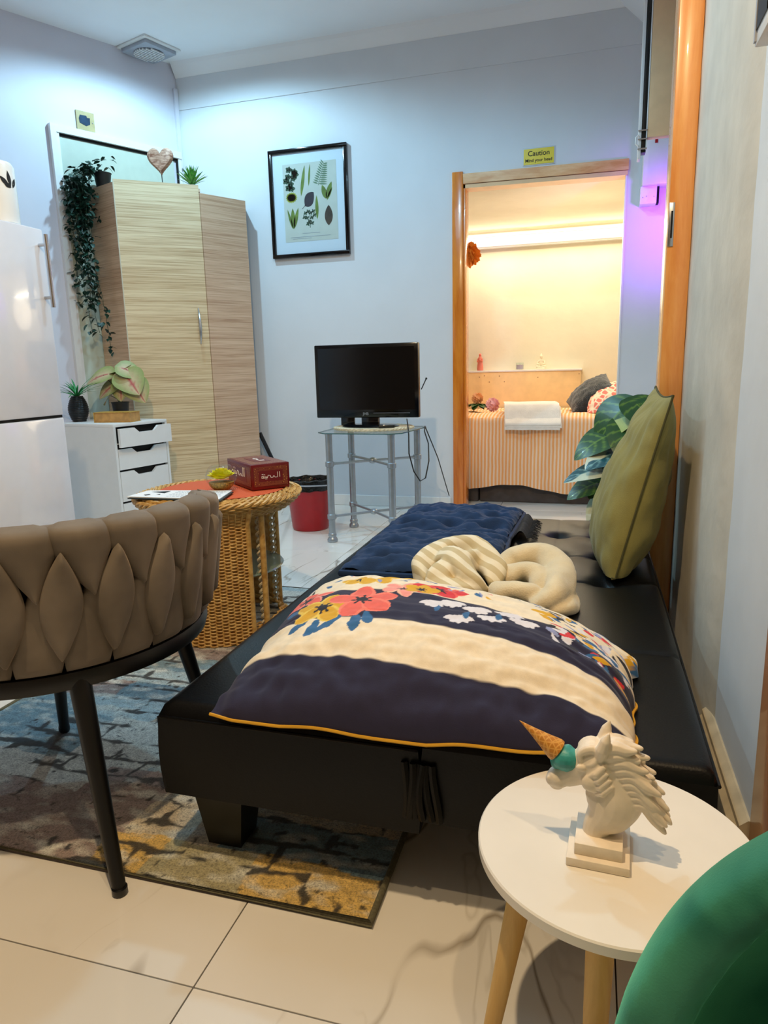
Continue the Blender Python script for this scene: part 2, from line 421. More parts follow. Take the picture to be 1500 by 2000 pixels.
struct('wall_entry', MB().box((1.2, -1.6, 0), (1.3, 1.24, CZ)).box((1.05, 1.24, 0), (1.3, 1.3, CZ)), M['wall_rear'])
def pil(u, v):   # plastered pilaster with a slightly wavy rounded corner
    return None
mb = MB(); nzs = 60; cols = []
prof = [(XR+.10, 1.62), (XR+.001, 1.62), (.2945, 1.66), (.2875, 1.70), (.285, 1.73), (.285, 1.95), (.285, 2.2), (.285, 2.50), (XR+.10, 2.50)]
def pf(u, v):
    k = min(int(round(u*(len(prof)-1))), len(prof)-1); x, y = prof[k]; z = v*CZ
    return Vector((x+.0025*nz(y*3, z*4, 1, 2)*(0 < k < 8), y+.004*nz(z*5, 3, 0)*(k < 5), z))
mb.grid(len(prof), nzs, pf)
struct('wall_pilaster', mb, M['pilaster'], smooth=True)
# coving, panel seam, sloping corner boxing
mb = MB().ext([(-2.76, YB, CZ-.085), (-2.76, YB-.004, CZ-.085), (-2.76, YB-.05, CZ-.02), (-2.76, YB-.06, CZ), (-2.76, YB, CZ)], (3.8, 0, 0))
struct('trim_1', mb, M['ceiling'])
struct('trim_2', MB().box((-2.75, YB-.006, 2.70), (1.05, YB+.001, CZ-.085)), M['wall'])
mb = MB().ext([(.03, YB-.001, CZ), (.26, YB-.001, 2.76), (.26, YB-.001, CZ)], (0, -.9, 0)); struct('trim_3', mb, M['ceiling'])
# cable chase in the corner of the left wall
mb = MB().ext([lw(.004, 2.33, .002), lw(.03, 2.33, .002), lw(.03, 2.33, .02), lw(.004, 2.33, .02)], (0, 0, .5)); struct('trim_4', mb, M['wall_left'])
# skirting on the right wall
mb = MB().ext([(XR, 1.24, 0), (XR-.028, 1.24, 0), (XR-.028, 1.24, .105), (XR-.018, 1.24, .118), (XR-.018, 1.24, .130), (XR-.004, 1.24, .142), (XR, 1.24, .142)], (0, .45, 0))
struct('baseboard_right', mb, M['skirting'])
struct('baseboard_back', MB().box((-2.2, YB-.012, 0), (DL-.09, YB, .075), bev=.003), M['white_lam'])
# floor: grout bed and single tiles
struct('floor', MB().box((far.x-.1, -1.7, -.06), (1.3, 5.9, -.012)), M['grout'])
flo = bpy.data.objects['floor']; TS = .64; first = None
ti = 0
for i in range(-7, 3):
    for j in range(-4, 8):
        x = -.571+i*TS; y = .80+j*TS
        if x > 1.2 or y > 5.8 or x+TS < far.x: continue
        if first is None:
            first = MB().box((.0012, .0012, -.012), (TS-.0012, TS-.0012, 0), bev=.0008).build('tile', M['marble'], None, (0, 0, 0), smooth=False)
            o = first
        else: o = first.copy(); COL.objects.link(o)
        o.parent = flo; o.location = (x, y, random.uniform(-.0004, 0)); ti += 1

# ---------------------------------------------------------------- doorway trim (back wall)
d1 = thing('door_1', (DL, YB, 0), None, None); d1['kind'] = 'structure'
MB().box((-.871, YB-.018, 0), (-.802, YB, 2.128), bev=.004).build('architrave', M['orange_gloss'], d1)
MB().box((-.802, YB-.012, 0), (-.786, YB+.10, DT+.01), bev=.002).build('jamb', M['orange_gloss'], d1)
o = MB().box((-.8, YB-.010, 0), (-.797, YB-.005, 2.03)).build('gap', M['void'], d1); 
mb = MB().ext([(-.802, YB-.018, 2.113), (.17, YB-.018, 2.105), (.17, YB-.018, 2.045), (-.800, YB-.018, 2.055)], (0, .018, 0)); mb.build('head_trim', M['head'], d1, smooth=False)
mb = MB().ext([(-.80, YB-.012, 2.052), (.166, YB-.012, 2.042), (.166, YB-.012, 2.018), (-.80, YB-.012, 2.03)], (0, .11, 0)); mb.build('head_lining', M['peach_paint'], d1, smooth=False)
MB().box((.155, YB-.004, 0), (.166, YB+.104, 2.05), bev=.002).build('right_lining', M['white_lam'], d1)

# ---------------------------------------------------------------- bedroom beyond
BY = 5.78
struct('wall_bedroom', MB().box((-2.2, BY, 0), (1.3, BY+.08, 2.3)), M['cream_wall'])
struct('wall_bedroom_side', MB().box((-2.28, YB+.1, 0), (-2.2, BY+.08, 2.3)).box((1.22, YB+.1, 0), (1.3, BY, 2.3)), M['cream_wall'])
struct('ceiling_bedroom', MB().grid(30, 12, lambda u, v: Vector((-2.2+3.5*u, YB+.101+(BY-YB-.1)*v, 2.045-.06*v+.006*nz(u*9, v*4, 0)))), M['cream_wall'], smooth=True)
mb = MB().box((-2.2, BY-.012, 1.855), (1.22, BY, 1.955)); struct('trim_5', mb, M['white_lam'])
struct('trim_6', MB().box((-2.2, BY-.05, 1.84), (1.22, BY, 1.855), bev=.002), M['white_lam'])
lt = thing('strip_light', (-.3, BY-.03, 1.90), 'glowing warm white tube light along the top of the bedroom wall', 'light')
MB().tube([(-1.2, BY-.035, 1.905), (.6, BY-.035, 1.905)], .016, 12).build('tube', M['led'], lt)
MB().box((-1.22, BY-.018, 1.885), (.62, BY-.012, 1.925)).build('holder', M['white_lam'], lt)

# ---------------------------------------------------------------- right side: post, panels, track
t = thing('door_post', (.25, 2.47, 0), 'tall orange varnished door post with strike plate behind the olive cushion', 'door post')
MB().box((.214, 2.47, 0), (.2845, 2.60, CZ-.02), bev=.004).build('post', M['post'], t)
mb = MB().box((.2155, 2.466, 1.30), (.232, 2.471, 1.43), bev=.002); mb.build('strike_plate', M['chrome'], t)
MB().box((.222, 2.4655, 1.325), (.2275, 2.4665, 1.405)).build('latch_hole', M['void'], t)
t = thing('door_frame', (.31, 1.2, 0), 'orange painted door frame edge at the right behind the green chair', 'door frame')
MB().box((.296, 1.10, 0), (.345, 1.235, 2.2), bev=.006).build('frame_post', M['orange_gloss'], t)
o = MB().box((.232, 4.05, 2.055), (.375, 4.10, CZ), bev=.003).build('beam_panel', M['peach_paint'], None, (.3, 4.07, 2.06))
tag(o, 'flat peach painted board hanging from the ceiling beside the orange post', 'board')
t = thing('box_casing', (.32, 4.5, 1.8), 'pale boxed casing glowing purple below the peach board', 'casing')
MB().box((.243, 4.50, 1.93), (.46, 4.618, 2.35), bev=.004).build('casing_box', M['white_lam'], t)
MB().box((.236, 4.53, 1.835), (.325, 4.618, 1.93), bev=.003).build('bracket', M['white_lam'], t)
MB().box((.325, 4.56, 1.84), (.34, 4.618, 1.935)).build('dark_gap', M['void'], t)
for x, z in ((.25, 1.87), (.27, 1.875), (.31, 1.87)): MB().ball((x, 4.529, z), .003, 8, 5).build('screw', M['chrome'], t)
MB().box((.30, 4.497, 2.145), (.315, 4.5005, 2.175)).build('red_mark', M['red_plastic'], t)
t = thing('sliding_track', (.2, 4.06, 2.0), 'narrow dark vertical track with white edge left of the peach board', 'track')
MB().box((.205, 4.06, 1.99), (.228, 4.12, CZ), bev=.002).build('channel', M['black_metal'], t)
MB().box((.190, 4.055, 1.96), (.204, 4.12, CZ), bev=.002).build('white_edge', M['white_lam'], t)
MB().box((.226, 4.05, 2.0), (.2315, 4.06, CZ), bev=.001).build('front_lip', M['white_lam'], t)
for z in (2.005, 2.05, 2.09): MB().tube([(.188, 4.05, z), (.232, 4.048, z)], .004, 8).build('bolt', M['chrome'], t)
MB().tube([(.19, 4.05, 2.07), (.178, 4.05, 2.06), (.178, 4.05, 2.03), (.19, 4.05, 2.02)], .004, 8).build('hook', M['white_lam'], t)
MB().box((.216, 4.058, 2.62), (.227, 4.0605, 2.68)).build('black_catch', M['black'], t)
t = thing('wall_cabinet', (.26, 1.3, 1.45), 'white framed wall cabinet with dark glass high on the right wall', 'cabinet')
MB().box((.228, 1.245, 1.425), (.299, 1.33, 1.9), bev=.002).build('cabinet_body', M['white_lam'], t)
MB().box((.226, 1.246, 1.445), (.2285, 1.322, 1.9)).build('dark_glass', M['screen'], t)
MB().box((.225, 1.318, 1.43), (.229, 1.327, 1.9)).build('glass_frame', M['grey_plastic'], t)

# caution sign
t = thing('caution_sign', (-.345, YB, 2.17), 'small yellow caution sign above the orange doorway', 'sign')
MB().box((-.44, YB-.003, 2.122), (-.25, YB, 2.222)).build('clear_backing', M['sign_clear'], t)
MB().box((-.434, YB-.005, 2.128), (-.256, YB-.003, 2.216)).build('yellow_plate', M['yellow_sign'], t)
def text(s, size, loc, rot, name, mat, parent, ext=.0004, bold=0):
    c = bpy.data.curves.new(name, 'FONT'); c.body = s; c.size = size; c.align_x = 'CENTER'; c.align_y = 'CENTER'; c.extrude = ext; c.offset = bold
    to = bpy.data.objects.new('tmp', c); COL.objects.link(to)
    dg = bpy.context.evaluated_depsgraph_get(); me = bpy.data.meshes.new_from_object(to.evaluated_get(dg)); bpy.data.objects.remove(to)
    me.materials.clear(); me.materials.append(mat); o = bpy.data.objects.new(name, me); COL.objects.link(o)
    o.parent = parent; o.location = Vector(loc)-ORG[parent.name]; o.rotation_euler = rot; ORG[o.name] = Vector(loc); return o
text('Caution', .040, (-.345, YB-.0055, 2.188), (PI/2, 0, 0), 'lettering', M['ink'], t, bold=.0003)
text('Mind your head', .025, (-.345, YB-.0055, 2.150), (PI/2, 0, 0), 'lettering', M['ink'], t, bold=.0003)

# ---------------------------------------------------------------- left wall: door, switch plate, vent
dl = thing('door_2', lw(.44, 0), None, None); dl['kind'] = 'structure'
def lbox(s0, s1, z0, z1, o0, o1): 
    return MB().ext([lw(s0, z0, o0), lw(s1, z0, o0), lw(s1, z1, o0), lw(s0, z1, o0)], LN*(o1-o0))
lbox(.07, .845, .0, 2.375, .002, .006).build('door_leaf', M['pale_door'], dl, smooth=False)
lbox(.07, .80, 2.08, 2.09, .006, .010).build('transom_line', M['grey_plastic'], dl, smooth=False)
lbox(.845, .865, 0, 2.40, 0, .022).build('inner_frame', M['white_lam'], dl, smooth=False)
lbox(.865, .90, 0, 2.43, 0, .035).build('outer_frame', M['white_lam'], dl, smooth=False)
lbox(.02, .865, 2.388, 2.43, 0, .030).build('head_frame', M['white_lam'], dl, smooth=False)
lbox(.04, .845, 2.372, 2.388, .004, .012).build('dark_gap', M['void'], dl, smooth=False)
lbox(.04, .052, 1.2, 2.372, .004, .014).build('side_gap', M['void'], dl, smooth=False)
lbox(.02, .04, 1.2, 2.388, .0, .022).build('side_frame', M['white_lam'], dl, smooth=False)
t = thing('switch_plate', lw(.665, 2.5), 'old cream switch plate with a dark hole above the left door', 'switch plate')
lbox(.61, .722, 2.437, 2.545, 0, .012).build('plate', M['cream_plate'], t)
mb = MB().ext([lw(.705, 2.475, .012), lw(.665, 2.462, .012), lw(.640, 2.475, .012), lw(.638, 2.512, .012), (lw(.655, 2.510, .012)), lw(.66, 2.522, .012), lw(.70, 2.52, .012), lw(.708, 2.50, .012)], LN*.002)
mb.build('hole', M['hole_blue'], t, smooth=False)
MB().ball(lw(.622, 2.487, .0125), .004, 8, 5).build('screw', M['grey_plastic'], t)
t = thing('ceiling_vent', (-2.77, 4.34, CZ), 'square white ceiling fan vent with louvres near the left wall', 'vent')
R1 = rotz(math.radians(-18), (-2.77, 4.34, 0))
MB().box((-2.91, 4.20, CZ-.012), (-2.63, 4.48, CZ), R1, bev=.004).build('mounting_plate', M['white_lam'], t)
MB().box((-2.89, 4.22, CZ-.034), (-2.65, 4.46, CZ-.010), R1, bev=.006).build('housing', M['grey_plastic'], t)
mb = MB().lathe([(0, -.037), (.092, -.037), (.092, -.033)], (-2.77, 4.34, CZ)); mb.build('opening', M['vent_dark'], t)
for i in range(9):
    dx = -.08+.02*i; h = math.sqrt(max(0, .093**2-dx*dx))
    MB().box((-2.77+dx-.0035, 4.34-h, CZ-.045), (-2.77+dx+.0035, 4.34+h, CZ-.036), R1).build('louvre', M['white_lam'], t, smooth=False)
t = thing('ceiling_downlight', (-2.33, 3.80, CZ), 'round lit white downlight in the ceiling at the top edge', 'light')
MB().lathe([(.035, -.002), (.05, -.008), (.055, 0)], (-2.33, 3.80, CZ)).build('ring', M['white_lam'], t)
MB().lathe([(0, -.003), (.036, -.003)], (-2.33, 3.80, CZ)).build('lens', M['spot_on'], t)

# ---------------------------------------------------------------- framed botanical print
t = thing('picture_frame', (-1.83, YB, 2.04), 'black framed botanical leaf print hanging left of the doorway', 'picture')
x0, x1, z0, z1 = -2.104, -1.553, 1.695, 2.372; yf = YB-.028
for a, b in (((x0, yf, z0), (x1, YB, z0+.024)), ((x0, yf, z1-.024), (x1, YB, z1)), ((x0, yf, z0+.024), (x0+.024, YB, z1-.024)), ((x1-.024, yf, z0+.024), (x1, YB, z1-.024))):
    MB().box(a, b, bev=.002).build('frame_rail', M['black_gloss'], t)
mt = simple('mount_card', (226, 234, 248), .6, var=0); pp = simple('print_paper', (214, 214, 206), .7, var=.02)
MB().box((x0+.02, YB-.014, z0+.02), (x1-.02, YB-.010, z1-.02)).build('mount', mt, t)
px0, px1, pz0, pz1 = x0+.096, x1-.078, z0+.10, z1-.092
MB().box((px0, YB-.0150, pz0), (px1, YB-.0140, pz1)).build('print', pp, t)
def P2(u, v): return Vector((px0+(px1-px0)*u, YB-.0156, pz0+(pz1-pz0)*v))
def flatleaf(mb, a, b, wd, n=8, col=None, k=.9):
    a = Vector(a+(0,)); b = Vector(b+(0,)); d = b-a; pr = Vector((-d.y, d.x, 0)).normalized(); L = []; Rr = []
    for i in range(n+1):
        s = i/n; ww = wd*math.sin(PI*s**k)**.8 if 0 < s < 1 else 0; c = a+d*s
        L.append(c+pr*ww); Rr.append(c-pr*ww)
    pts = [a]+L[1:-1]+[b]+Rr[1:-1][::-1]
    mb.add([P2(p.x, p.y) for p in pts], [tuple(range(len(pts)))])
g1 = simple('print_dark_green', (52, 84, 62), .7, var=.2); g2 = simple('print_olive_green', (116, 138, 56), .7, var=.2); g3 = simple('print_plum', (52, 42, 56), .7, var=.1); g4 = simple('print_brown', (84, 66, 54), .7, var=.3); g5 = simple('print_sage', (112, 138, 110), .7, var=.1); g6 = simple('print_yellow', (170, 170, 40), .7, var=.1)
mb = MB()
for cx, cy in ((.12, .93), (.22, .9), (.1, .84), (.2, .82), (.06, .79), (.14, .75), (.22, .88), (.1, .7), (.16, .69), (.24, .86)):
    for k in range(5): a = k*1.257; flatleaf(mb, (cx, cy), (cx+.07*math.cos(a), cy+.045*math.sin(a)), .022, 5)
mb.build('printed_leaf', g1, t, smooth=False)
mb = MB(); flatleaf(mb, (.33, .58), (.42, .97), .030); mb.build('printed_leaf', g2, t, smooth=False); mb = MB()
flatleaf(mb, (.48, .70), (.52, .98), .018); mb.build('printed_leaf', g2, t, smooth=False)
mb = MB()
for k in range(11):
    s = k/10; bx, by = .66+.12*s, .72+.24*s
    flatleaf(mb, (bx, by), (bx-.10+.04*s, by+.03+.03*s), .010, 5); flatleaf(mb, (bx, by), (bx+.17-.10*s, by-.015+.02*s), .010, 5)
mb.add([P2(.655, .70), P2(.665, .70), P2(.79, .97), P2(.78, .97)], [(0, 1, 2, 3)]); mb.build('printed_fern', g5, t, smooth=False)
mb = MB()
for k in range(16): a = k*.393; flatleaf(mb, (.15, .575), (.15+.11*math.cos(a), .575+.072*math.sin(a)), .022, 5)
mb.build('printed_leaf', g6, t, smooth=False)
mb = MB()
for k in range(9): a = k*.7; flatleaf(mb, (.15, .575), (.15+.07*math.cos(a), .575+.05*math.sin(a)), .010, 5)
for a, b, w_ in (((.40, .46), (.55, .61), .075),): pass
mb.build('printed_leaf', g2, t, smooth=False)
mb = MB(); flatleaf(mb, (.40, .45), (.57, .62), .085, 10); mb.add([P2(.34, .42), P2(.345, .415), P2(.42, .47), P2(.415, .475)], [(0, 1, 2, 3)]); mb.build('printed_leaf', g3, t, smooth=False)
for a_, b_, w_ in (((.80, .52), (.73, .70), .045), ((.80, .52), (.91, .73), .042), ((.81, .50), (.92, .66), .02), ((.15, .17), (.06, .43), .022), ((.16, .17), (.16, .44), .042), ((.17, .17), (.27, .44), .034), ((.62, .27), (.62, .58), .030)):
    mb = MB(); flatleaf(mb, a_, b_, w_); mb.build('printed_leaf', g2, t, smooth=False)
mb = MB()
for cx, cy in ((.45, .38), (.40, .36), (.5, .36), (.55, .38), (.43, .30), (.52, .30), (.57, .33), (.38, .31), (.47, .25), (.44, .22), (.52, .23)):
    for k in range(4): a = k*1.57+.5; flatleaf(mb, (cx, cy), (cx+.045*math.cos(a), cy+.03*math.sin(a)), .012, 4)
mb.add([P2(.475, .17), P2(.485, .17), P2(.49, .36), P2(.48, .36)], [(0, 1, 2, 3)]); mb.build('printed_leaf', g1, t, smooth=False)
mb = MB(); flatleaf(mb, (.83, .18), (.84, .44), .075, 10); mb.build('printed_leaf', g4, t, smooth=False)
mb = MB()
for z, a, b in ((.10, .33, .66), (.055, .1, .86), (.035, .14, .5)): mb.add([P2(a, z), P2(b, z), P2(b, z+.006), P2(a, z+.006)], [(0, 1, 2, 3)])
mb.build('caption_lines', M['grey_plastic'], t, smooth=False)
MB().box((x0+.022, YB-.0185, z0+.022), (x1-.022, YB-.0175, z1-.022)).build('glazing', M['glass'], t)

# ---------------------------------------------------------------- fridge
FX = -1.95; FY = 2.262
t = thing('fridge', (-2.25, 2.0, 0), 'tall white glossy fridge freezer at the left edge', 'fridge')
MB().box((FX-.56, 1.72, .02), (FX-.045, FY-.002, 1.475), bev=.006).build('cabinet', M['white_gloss'], t)
a = MB().box((FX-.042, 1.715, .803), (FX, FY, 1.48), bev=.008).build('door', M['white_gloss'], t)
b = MB().box((FX-.042, 1.715, .05), (FX, FY, .795), bev=.008).build('door', M['white_gloss'], t)
MB().box((FX-.05, 1.72, .794), (FX-.006, FY-.003, .804)).build('door_gap', M['void'], t)
MB().tube([(FX+.034, FY-.028, 1.20), (FX+.034, FY-.028, 1.455)], .008, 12).build('handle', M['chrome'], a)
for z in (1.235, 1.42): MB().tube([(FX-.002, FY-.028, z), (FX+.034, FY-.028, z)], .006, 10).build('handle_mount', M['chrome'], a)
o = MB().box((FX-.5, 1.75, 0), (FX-.07, FY-.03, .03)).build('plinth', M['black'], t)
o = thing('bread_bin', (-2.03, 2.14, 1.48), 'tall white cylinder container with a black leaf print on top of the fridge', 'container')
mb = MB(); mb.lathe([(.0, 0), (.062, 0), (.066, .004), (.066, .19), (.058, .205), (.0, .208)], (-2.035, 2.155, 1.481)); mb.build('container_body', M['white_ceramic'], o)
def cyl_leaf(c, r, ang, z, ln, wd, tilt):
    pts = []; n = 8
    for sgn in (1, -1):
        for i in range(n+1) if sgn == 1 else range(n-1, 0, -1):
            s = i/n; lx = sgn*wd*math.sin(PI*s); ly = ln*s
            x = lx*math.cos(tilt)-ly*math.sin(tilt); y = lx*math.sin(tilt)+ly*math.cos(tilt)
            a = ang+x/r; pts.append(Vector((c[0]+(r+.0006)*math.cos(a), c[1]+(r+.0006)*math.sin(a), z+y)))
    return pts
for an, ln, tl in ((0, .055, .15), (-.1, .045, .75), (.12, .04, -.5), (.03, .03, 1.2)):
    pts = cyl_leaf((-2.035, 2.155), .066, -.02+an, 1.60, ln, .008, tl); MB().add(pts, [tuple(range(len(pts)))]).build('printed_leaf', M['ink'], o, smooth=False)
MB().box((-2.06, 2.03, 1.481), (-2.0, 2.075, 1.55), bev=.005).build('black_base', M['black'], o)

# ---------------------------------------------------------------- corner wardrobe
A, B, C_, D_ = Vector((-3.065, 3.985, 0)), Vector((-2.79, 3.87, 0)), Vector((-2.40, 4.19, 0)), Vector((-2.235, 4.49, 0))
t = thing('corner_wardrobe', (-2.6, 4.2, 0), 'tall striped oak corner wardrobe with one wide door', 'wardrobe')
def slab(a, b, th, z0, z1, bev=0):
    d = (b-a).normalized(); n = Vector((d.y, -d.x, 0))   # outward = toward camera side
    return MB().ext([a+Vector((0, 0, z0)), b+Vector((0, 0, z0)), b-n*th+Vector((0, 0, z0)), a-n*th+Vector((0, 0, z0))], (0, 0, z1-z0))
slab(A, B+Vector((-.004, .002, 0)), .018, 0, 2.085).build('side_panel', M['ward_side'], t, smooth=False)
slab(C_+Vector((.0035, -.001, 0)), D_, .018, 0, 2.055).build('side_panel', M['ward_side'], t, smooth=False)
dr = slab(B+Vector((0, -.004, 0)), C_+Vector((0, -.004, 0)), .02, .06, 2.10).build('door', M['ward_door'], t, smooth=False)
dd = (C_-B).normalized(); dn = Vector((dd.y, -dd.x, 0))
MB().ext([B+dn*.001+Vector((0, -.006, .06)), B+dd*.006+dn*.001+Vector((0, -.006, .06)), B+dd*.006-dn*.02+Vector((0, 0, .06)), B-dn*.02+Vector((0, 0, .06))], (0, 0, 2.04)).build('edge_strip', M['beige_edge'], dr, smooth=False)
hc = C_-dd*.06+dn*.004; path = []
for i in range(13): s = i/12; path.append(hc+dn*(.004+.026*math.sin(PI*s)**.7)+Vector((0, 0, 1.135+.22*s)))
MB().tube(path, [.004+.006*math.sin(PI*i/12) for i in range(13)], 10, flat=1.3).build('handle', M['chrome'], dr)
Dw = Vector((-2.30, 4.60, 0)); Aw = Vector((-2.86, 4.36, 0))
mb = MB().prism([(p.x, p.y) for p in (A+Vector((.01, .01, 0)), B+Vector((0, .012, 0)), C_+Vector((-.004, .02, 0)), Vector((-2.66, 4.56, 0)), Vector((-2.80, 4.48, 0)))], 2.066, 2.084); mb.build('top_panel', M['ward_side'], t, smooth=False)
mb = MB().prism([(p.x, p.y) for p in (C_+Vector((.0, .025, 0)), D_+Vector((-.01, .004, 0)), Vector((-2.30, 4.60, 0)), Vector((-2.66, 4.565, 0)))], 2.035, 2.053); mb.build('top_panel', M['ward_side'], t, smooth=False)
slab(B+Vector((-.01, .012, 0)), C_+Vector((-.01, .012, 0)), .016, 0, .06).build('plinth', M['ward_side'], t, smooth=False)

# items on the wardrobe
def leafmesh(mb, base, d, up, ln, wd, curve=.15, n=6, fold=.15, heart=0, col=None, m=5, droop=0):
    d = Vector(d).normalized(); up = Vector(up); side = d.cross(up).normalized(); up = side.cross(d).normalized(); base = Vector(base)
    def fn(u, v):
        s = v; ww = wd*(math.sin(PI*min(1, s**(.65 if heart else .85)))**.75); t_ = (u-.5)*2
        back = -heart*ln*abs(t_)**1.2*(1-s)**2
        return base+d*(ln*s+back)+side*t_*ww+up*(fold*abs(t_)*ww-curve*ln*s*s)
    mb.grid(m, n, fn, col)
def ivy(mb, c, rng, k, size=.035):
    for _ in range(k):
        a = random.uniform(0, 2*PI); leafmesh(mb, Vector(c)+Vector([random.uniform(-rng, rng) for _ in range(3)]), (math.cos(a), math.sin(a), random.uniform(-.9, .3)), (random.uniform(-.4, .4), random.uniform(-.4, .4), 1), size*random.uniform(.7, 1.2), size*.33, .3, 4, .2, m=3)
t = thing('trailing_ivy', (-2.93, 3.90, 2.10), 'dark green trailing ivy in a black pot hanging down the wardrobe side', 'plant')
ORG[t.name] = Vector((-2.93, 3.90, 2.10))
MB().lathe([(0, 0), (.040, 0), (.052, .085), (.056, .09), (.05, .092), (.046, .07), (0, .07)], (-2.955, 4.0, 2.086), 24).build('pot', M['dark_pot'], t)
mb = MB(); st = MB()
for k in range(13):
    ang = random.uniform(-2.9, -.6) if k else -1.8; L = random.choice([.2, .35, .5, .62, .75, .92, 1.0]) if k > 4 else (.55, .75, .92, 1.02, .3)[k]
    p = Vector((-2.955, 4.0, 2.17)); tx = -3.02+.11*random.random(); ty = 3.915-.0*random.random(); path = [p.copy()]
    tgt = Vector((-3.055+random.uniform(-.05, .085), 3.86-random.uniform(0, .06), 2.12))
    path += [p.lerp(tgt, .5)+Vector((0, 0, .04)), tgt]
    q = tgt.copy(); nn = int(L/.035)
    for i in range(nn):
        q = q+Vector((random.uniform(-.008, .010), random.uniform(-.003, .003), -.035)); path.append(q.copy())
    st.tube(path, .0015, 5)
    for i, p_ in enumerate(path[1:]):
        for _ in range(3 if i < nn*.6 else 2): ivy(mb, p_, .018, 1, .042)
for _ in range(150): ivy(mb, (-3.035+random.uniform(-.055, .09), 3.90+random.uniform(-.05, .06), 2.10+random.uniform(-.22, .12)), .012, 1, .042)
for _ in range(16): ivy(mb, (-2.95+random.uniform(-.02, .10), 3.96, 2.21+random.uniform(-.02, .05)), .01, 1, .04)
tag(mb.build('foliage', M['ivy'], t), kind='stuff'); st.build('vine_stems', M['dark_stem'], t)
t = thing('heart_ornament', (-2.57, 4.09, 2.085), 'brown carved wooden heart on a thin stand on the wardrobe', 'ornament')
hp = []; hc = Vector((-2.600, 4.10, 2.225)); vx = Vector((.93, .28, 0))
for i in range(40):
    a = 2*PI*i/40; x = 16*math.sin(a)**3; z = 13*math.cos(a)-5*math.cos(2*a)-2*math.cos(3*a)-math.cos(4*a); hp.append(hc+vx*x*.0052+Vector((0, 0, z*.0056+.02)))
mb = MB(); nrm = Vector((vx.y, -vx.x, 0)); cF = hc+nrm*.016+Vector((0, 0, .02)); n = len(hp)
inner = [hc+Vector((0, 0, .02))+(p-hc-Vector((0, 0, .02)))*.82+nrm*.014 for p in hp]; bk = [p-nrm*.008 for p in hp]
mb.add(hp+inner+bk, [(i, (i+1) % n, n+(i+1) % n, n+i) for i in range(n)]+[tuple(range(n, 2*n))]+[((i+1) % n, i, 2*n+i, 2*n+(i+1) % n) for i in range(n)]+[tuple(reversed(range(2*n, 3*n)))])
mb.build('wooden_heart', M['heart'], t)
MB().tube([hc+Vector((0, 0, -.055)), Vector((hc.x+.004, hc.y, 2.085))], .0028, 8).build('stand_rod', M['black_metal'], t)
MB().lathe([(0, 0), (.03, 0), (.03, .005), (0, .005)], (hc.x+.004, hc.y, 2.085)).build('stand_foot', M['black_metal'], t)
mb = MB(); t = thing('small_succulent', (-2.46, 4.19, 2.085), 'small bright green spiky artificial plant on the wardrobe', 'plant')
for k in range(46):
    a = k*2.4; e = .5+.95*(k/46); leafmesh(mb, (-2.475, 4.24, 2.112), (math.cos(a)*math.cos(e), math.sin(a)*math.cos(e), math.sin(e)), (0, 0, 1), .10+.03*random.random(), .009, .12, 5, .3, m=3)
mb.build('leaves', M['grass'], t); MB().lathe([(0, 0), (.03, 0), (.034, .03), (0, .03)], (-2.475, 4.24, 2.0845), 16).build('pot', M['white_ceramic'], t)

# ---------------------------------------------------------------- drawer unit
UC = Vector((-2.547, 3.323, 0)); UR = Matrix.Translation(UC) @ Matrix.Rotation(math.radians(-11), 4, 'Z')   # local: front face x=0, y 0..w
UW, UD, UH = .41, .50, .68
t = thing('drawer_unit', UC, 'white drawer unit with cut-out grips between fridge and wardrobe', 'drawers')
MB().box((-UD, 0, 0), (-.018, .018, UH-.018), UR).build('side_panel', M['white_lam'], t, smooth=False)
MB().box((-UD, UW-.018, 0), (-.018, UW, UH-.018), UR).build('side_panel', M['white_lam'], t, smooth=False)
MB().box((-UD, 0, UH-.018), (0, UW, UH), UR, bev=.0015).build('top_panel', M['white_lam'], t)
MB().box((-UD, .018, 0), (-UD+.006, UW-.018, UH-.018), UR).build('back_panel', M['white_lam'], t, smooth=False)
MB().box((-.03, .018, .0), (-.022, UW-.018, UH-.02), UR).build('shadow_gap', M['void'], t, smooth=False)
MB().box((-.018, 0, 0), (0, .016, UH-.018), UR).build('front_edge', M['white_lam'], t, smooth=False)
MB().box((-.018, UW-.016, 0), (0, UW, UH-.018), UR).build('front_edge', M['white_lam'], t, smooth=False)
hs = [(.548, .653, .035), (.418, .535, .0), (.235, .406, .0), (.04, .223, .0)]
for z0, z1, out in hs:
    y0, y1 = .02, UW-.02; a, b = y0+.34*(y1-y0), y0+.70*(y1-y0)
    if out: y0, y1 = .012, UW-.004
    pts = [(y0, z0), (y1, z0), (y1, z1), (b+.025, z1), (b-.01, z1-.028), (a+.01, z1-.028), (a-.025, z1), (y0, z1)]
    f = MB().ext([UR @ Vector((-.016+out, y, z)) for y, z in pts], UR.to_3x3() @ Vector((.016, 0, 0))).build('drawer', M['white_lam'], t, smooth=False)
    MB().box((-.3+out, y0+.02, z0+.015), (-.05+out, y1-.02, z0+.02), UR).build('drawer_tray', M['white_lam'], f, smooth=False)
def U(x, y, z): return UR @ Vector((x, y, z))
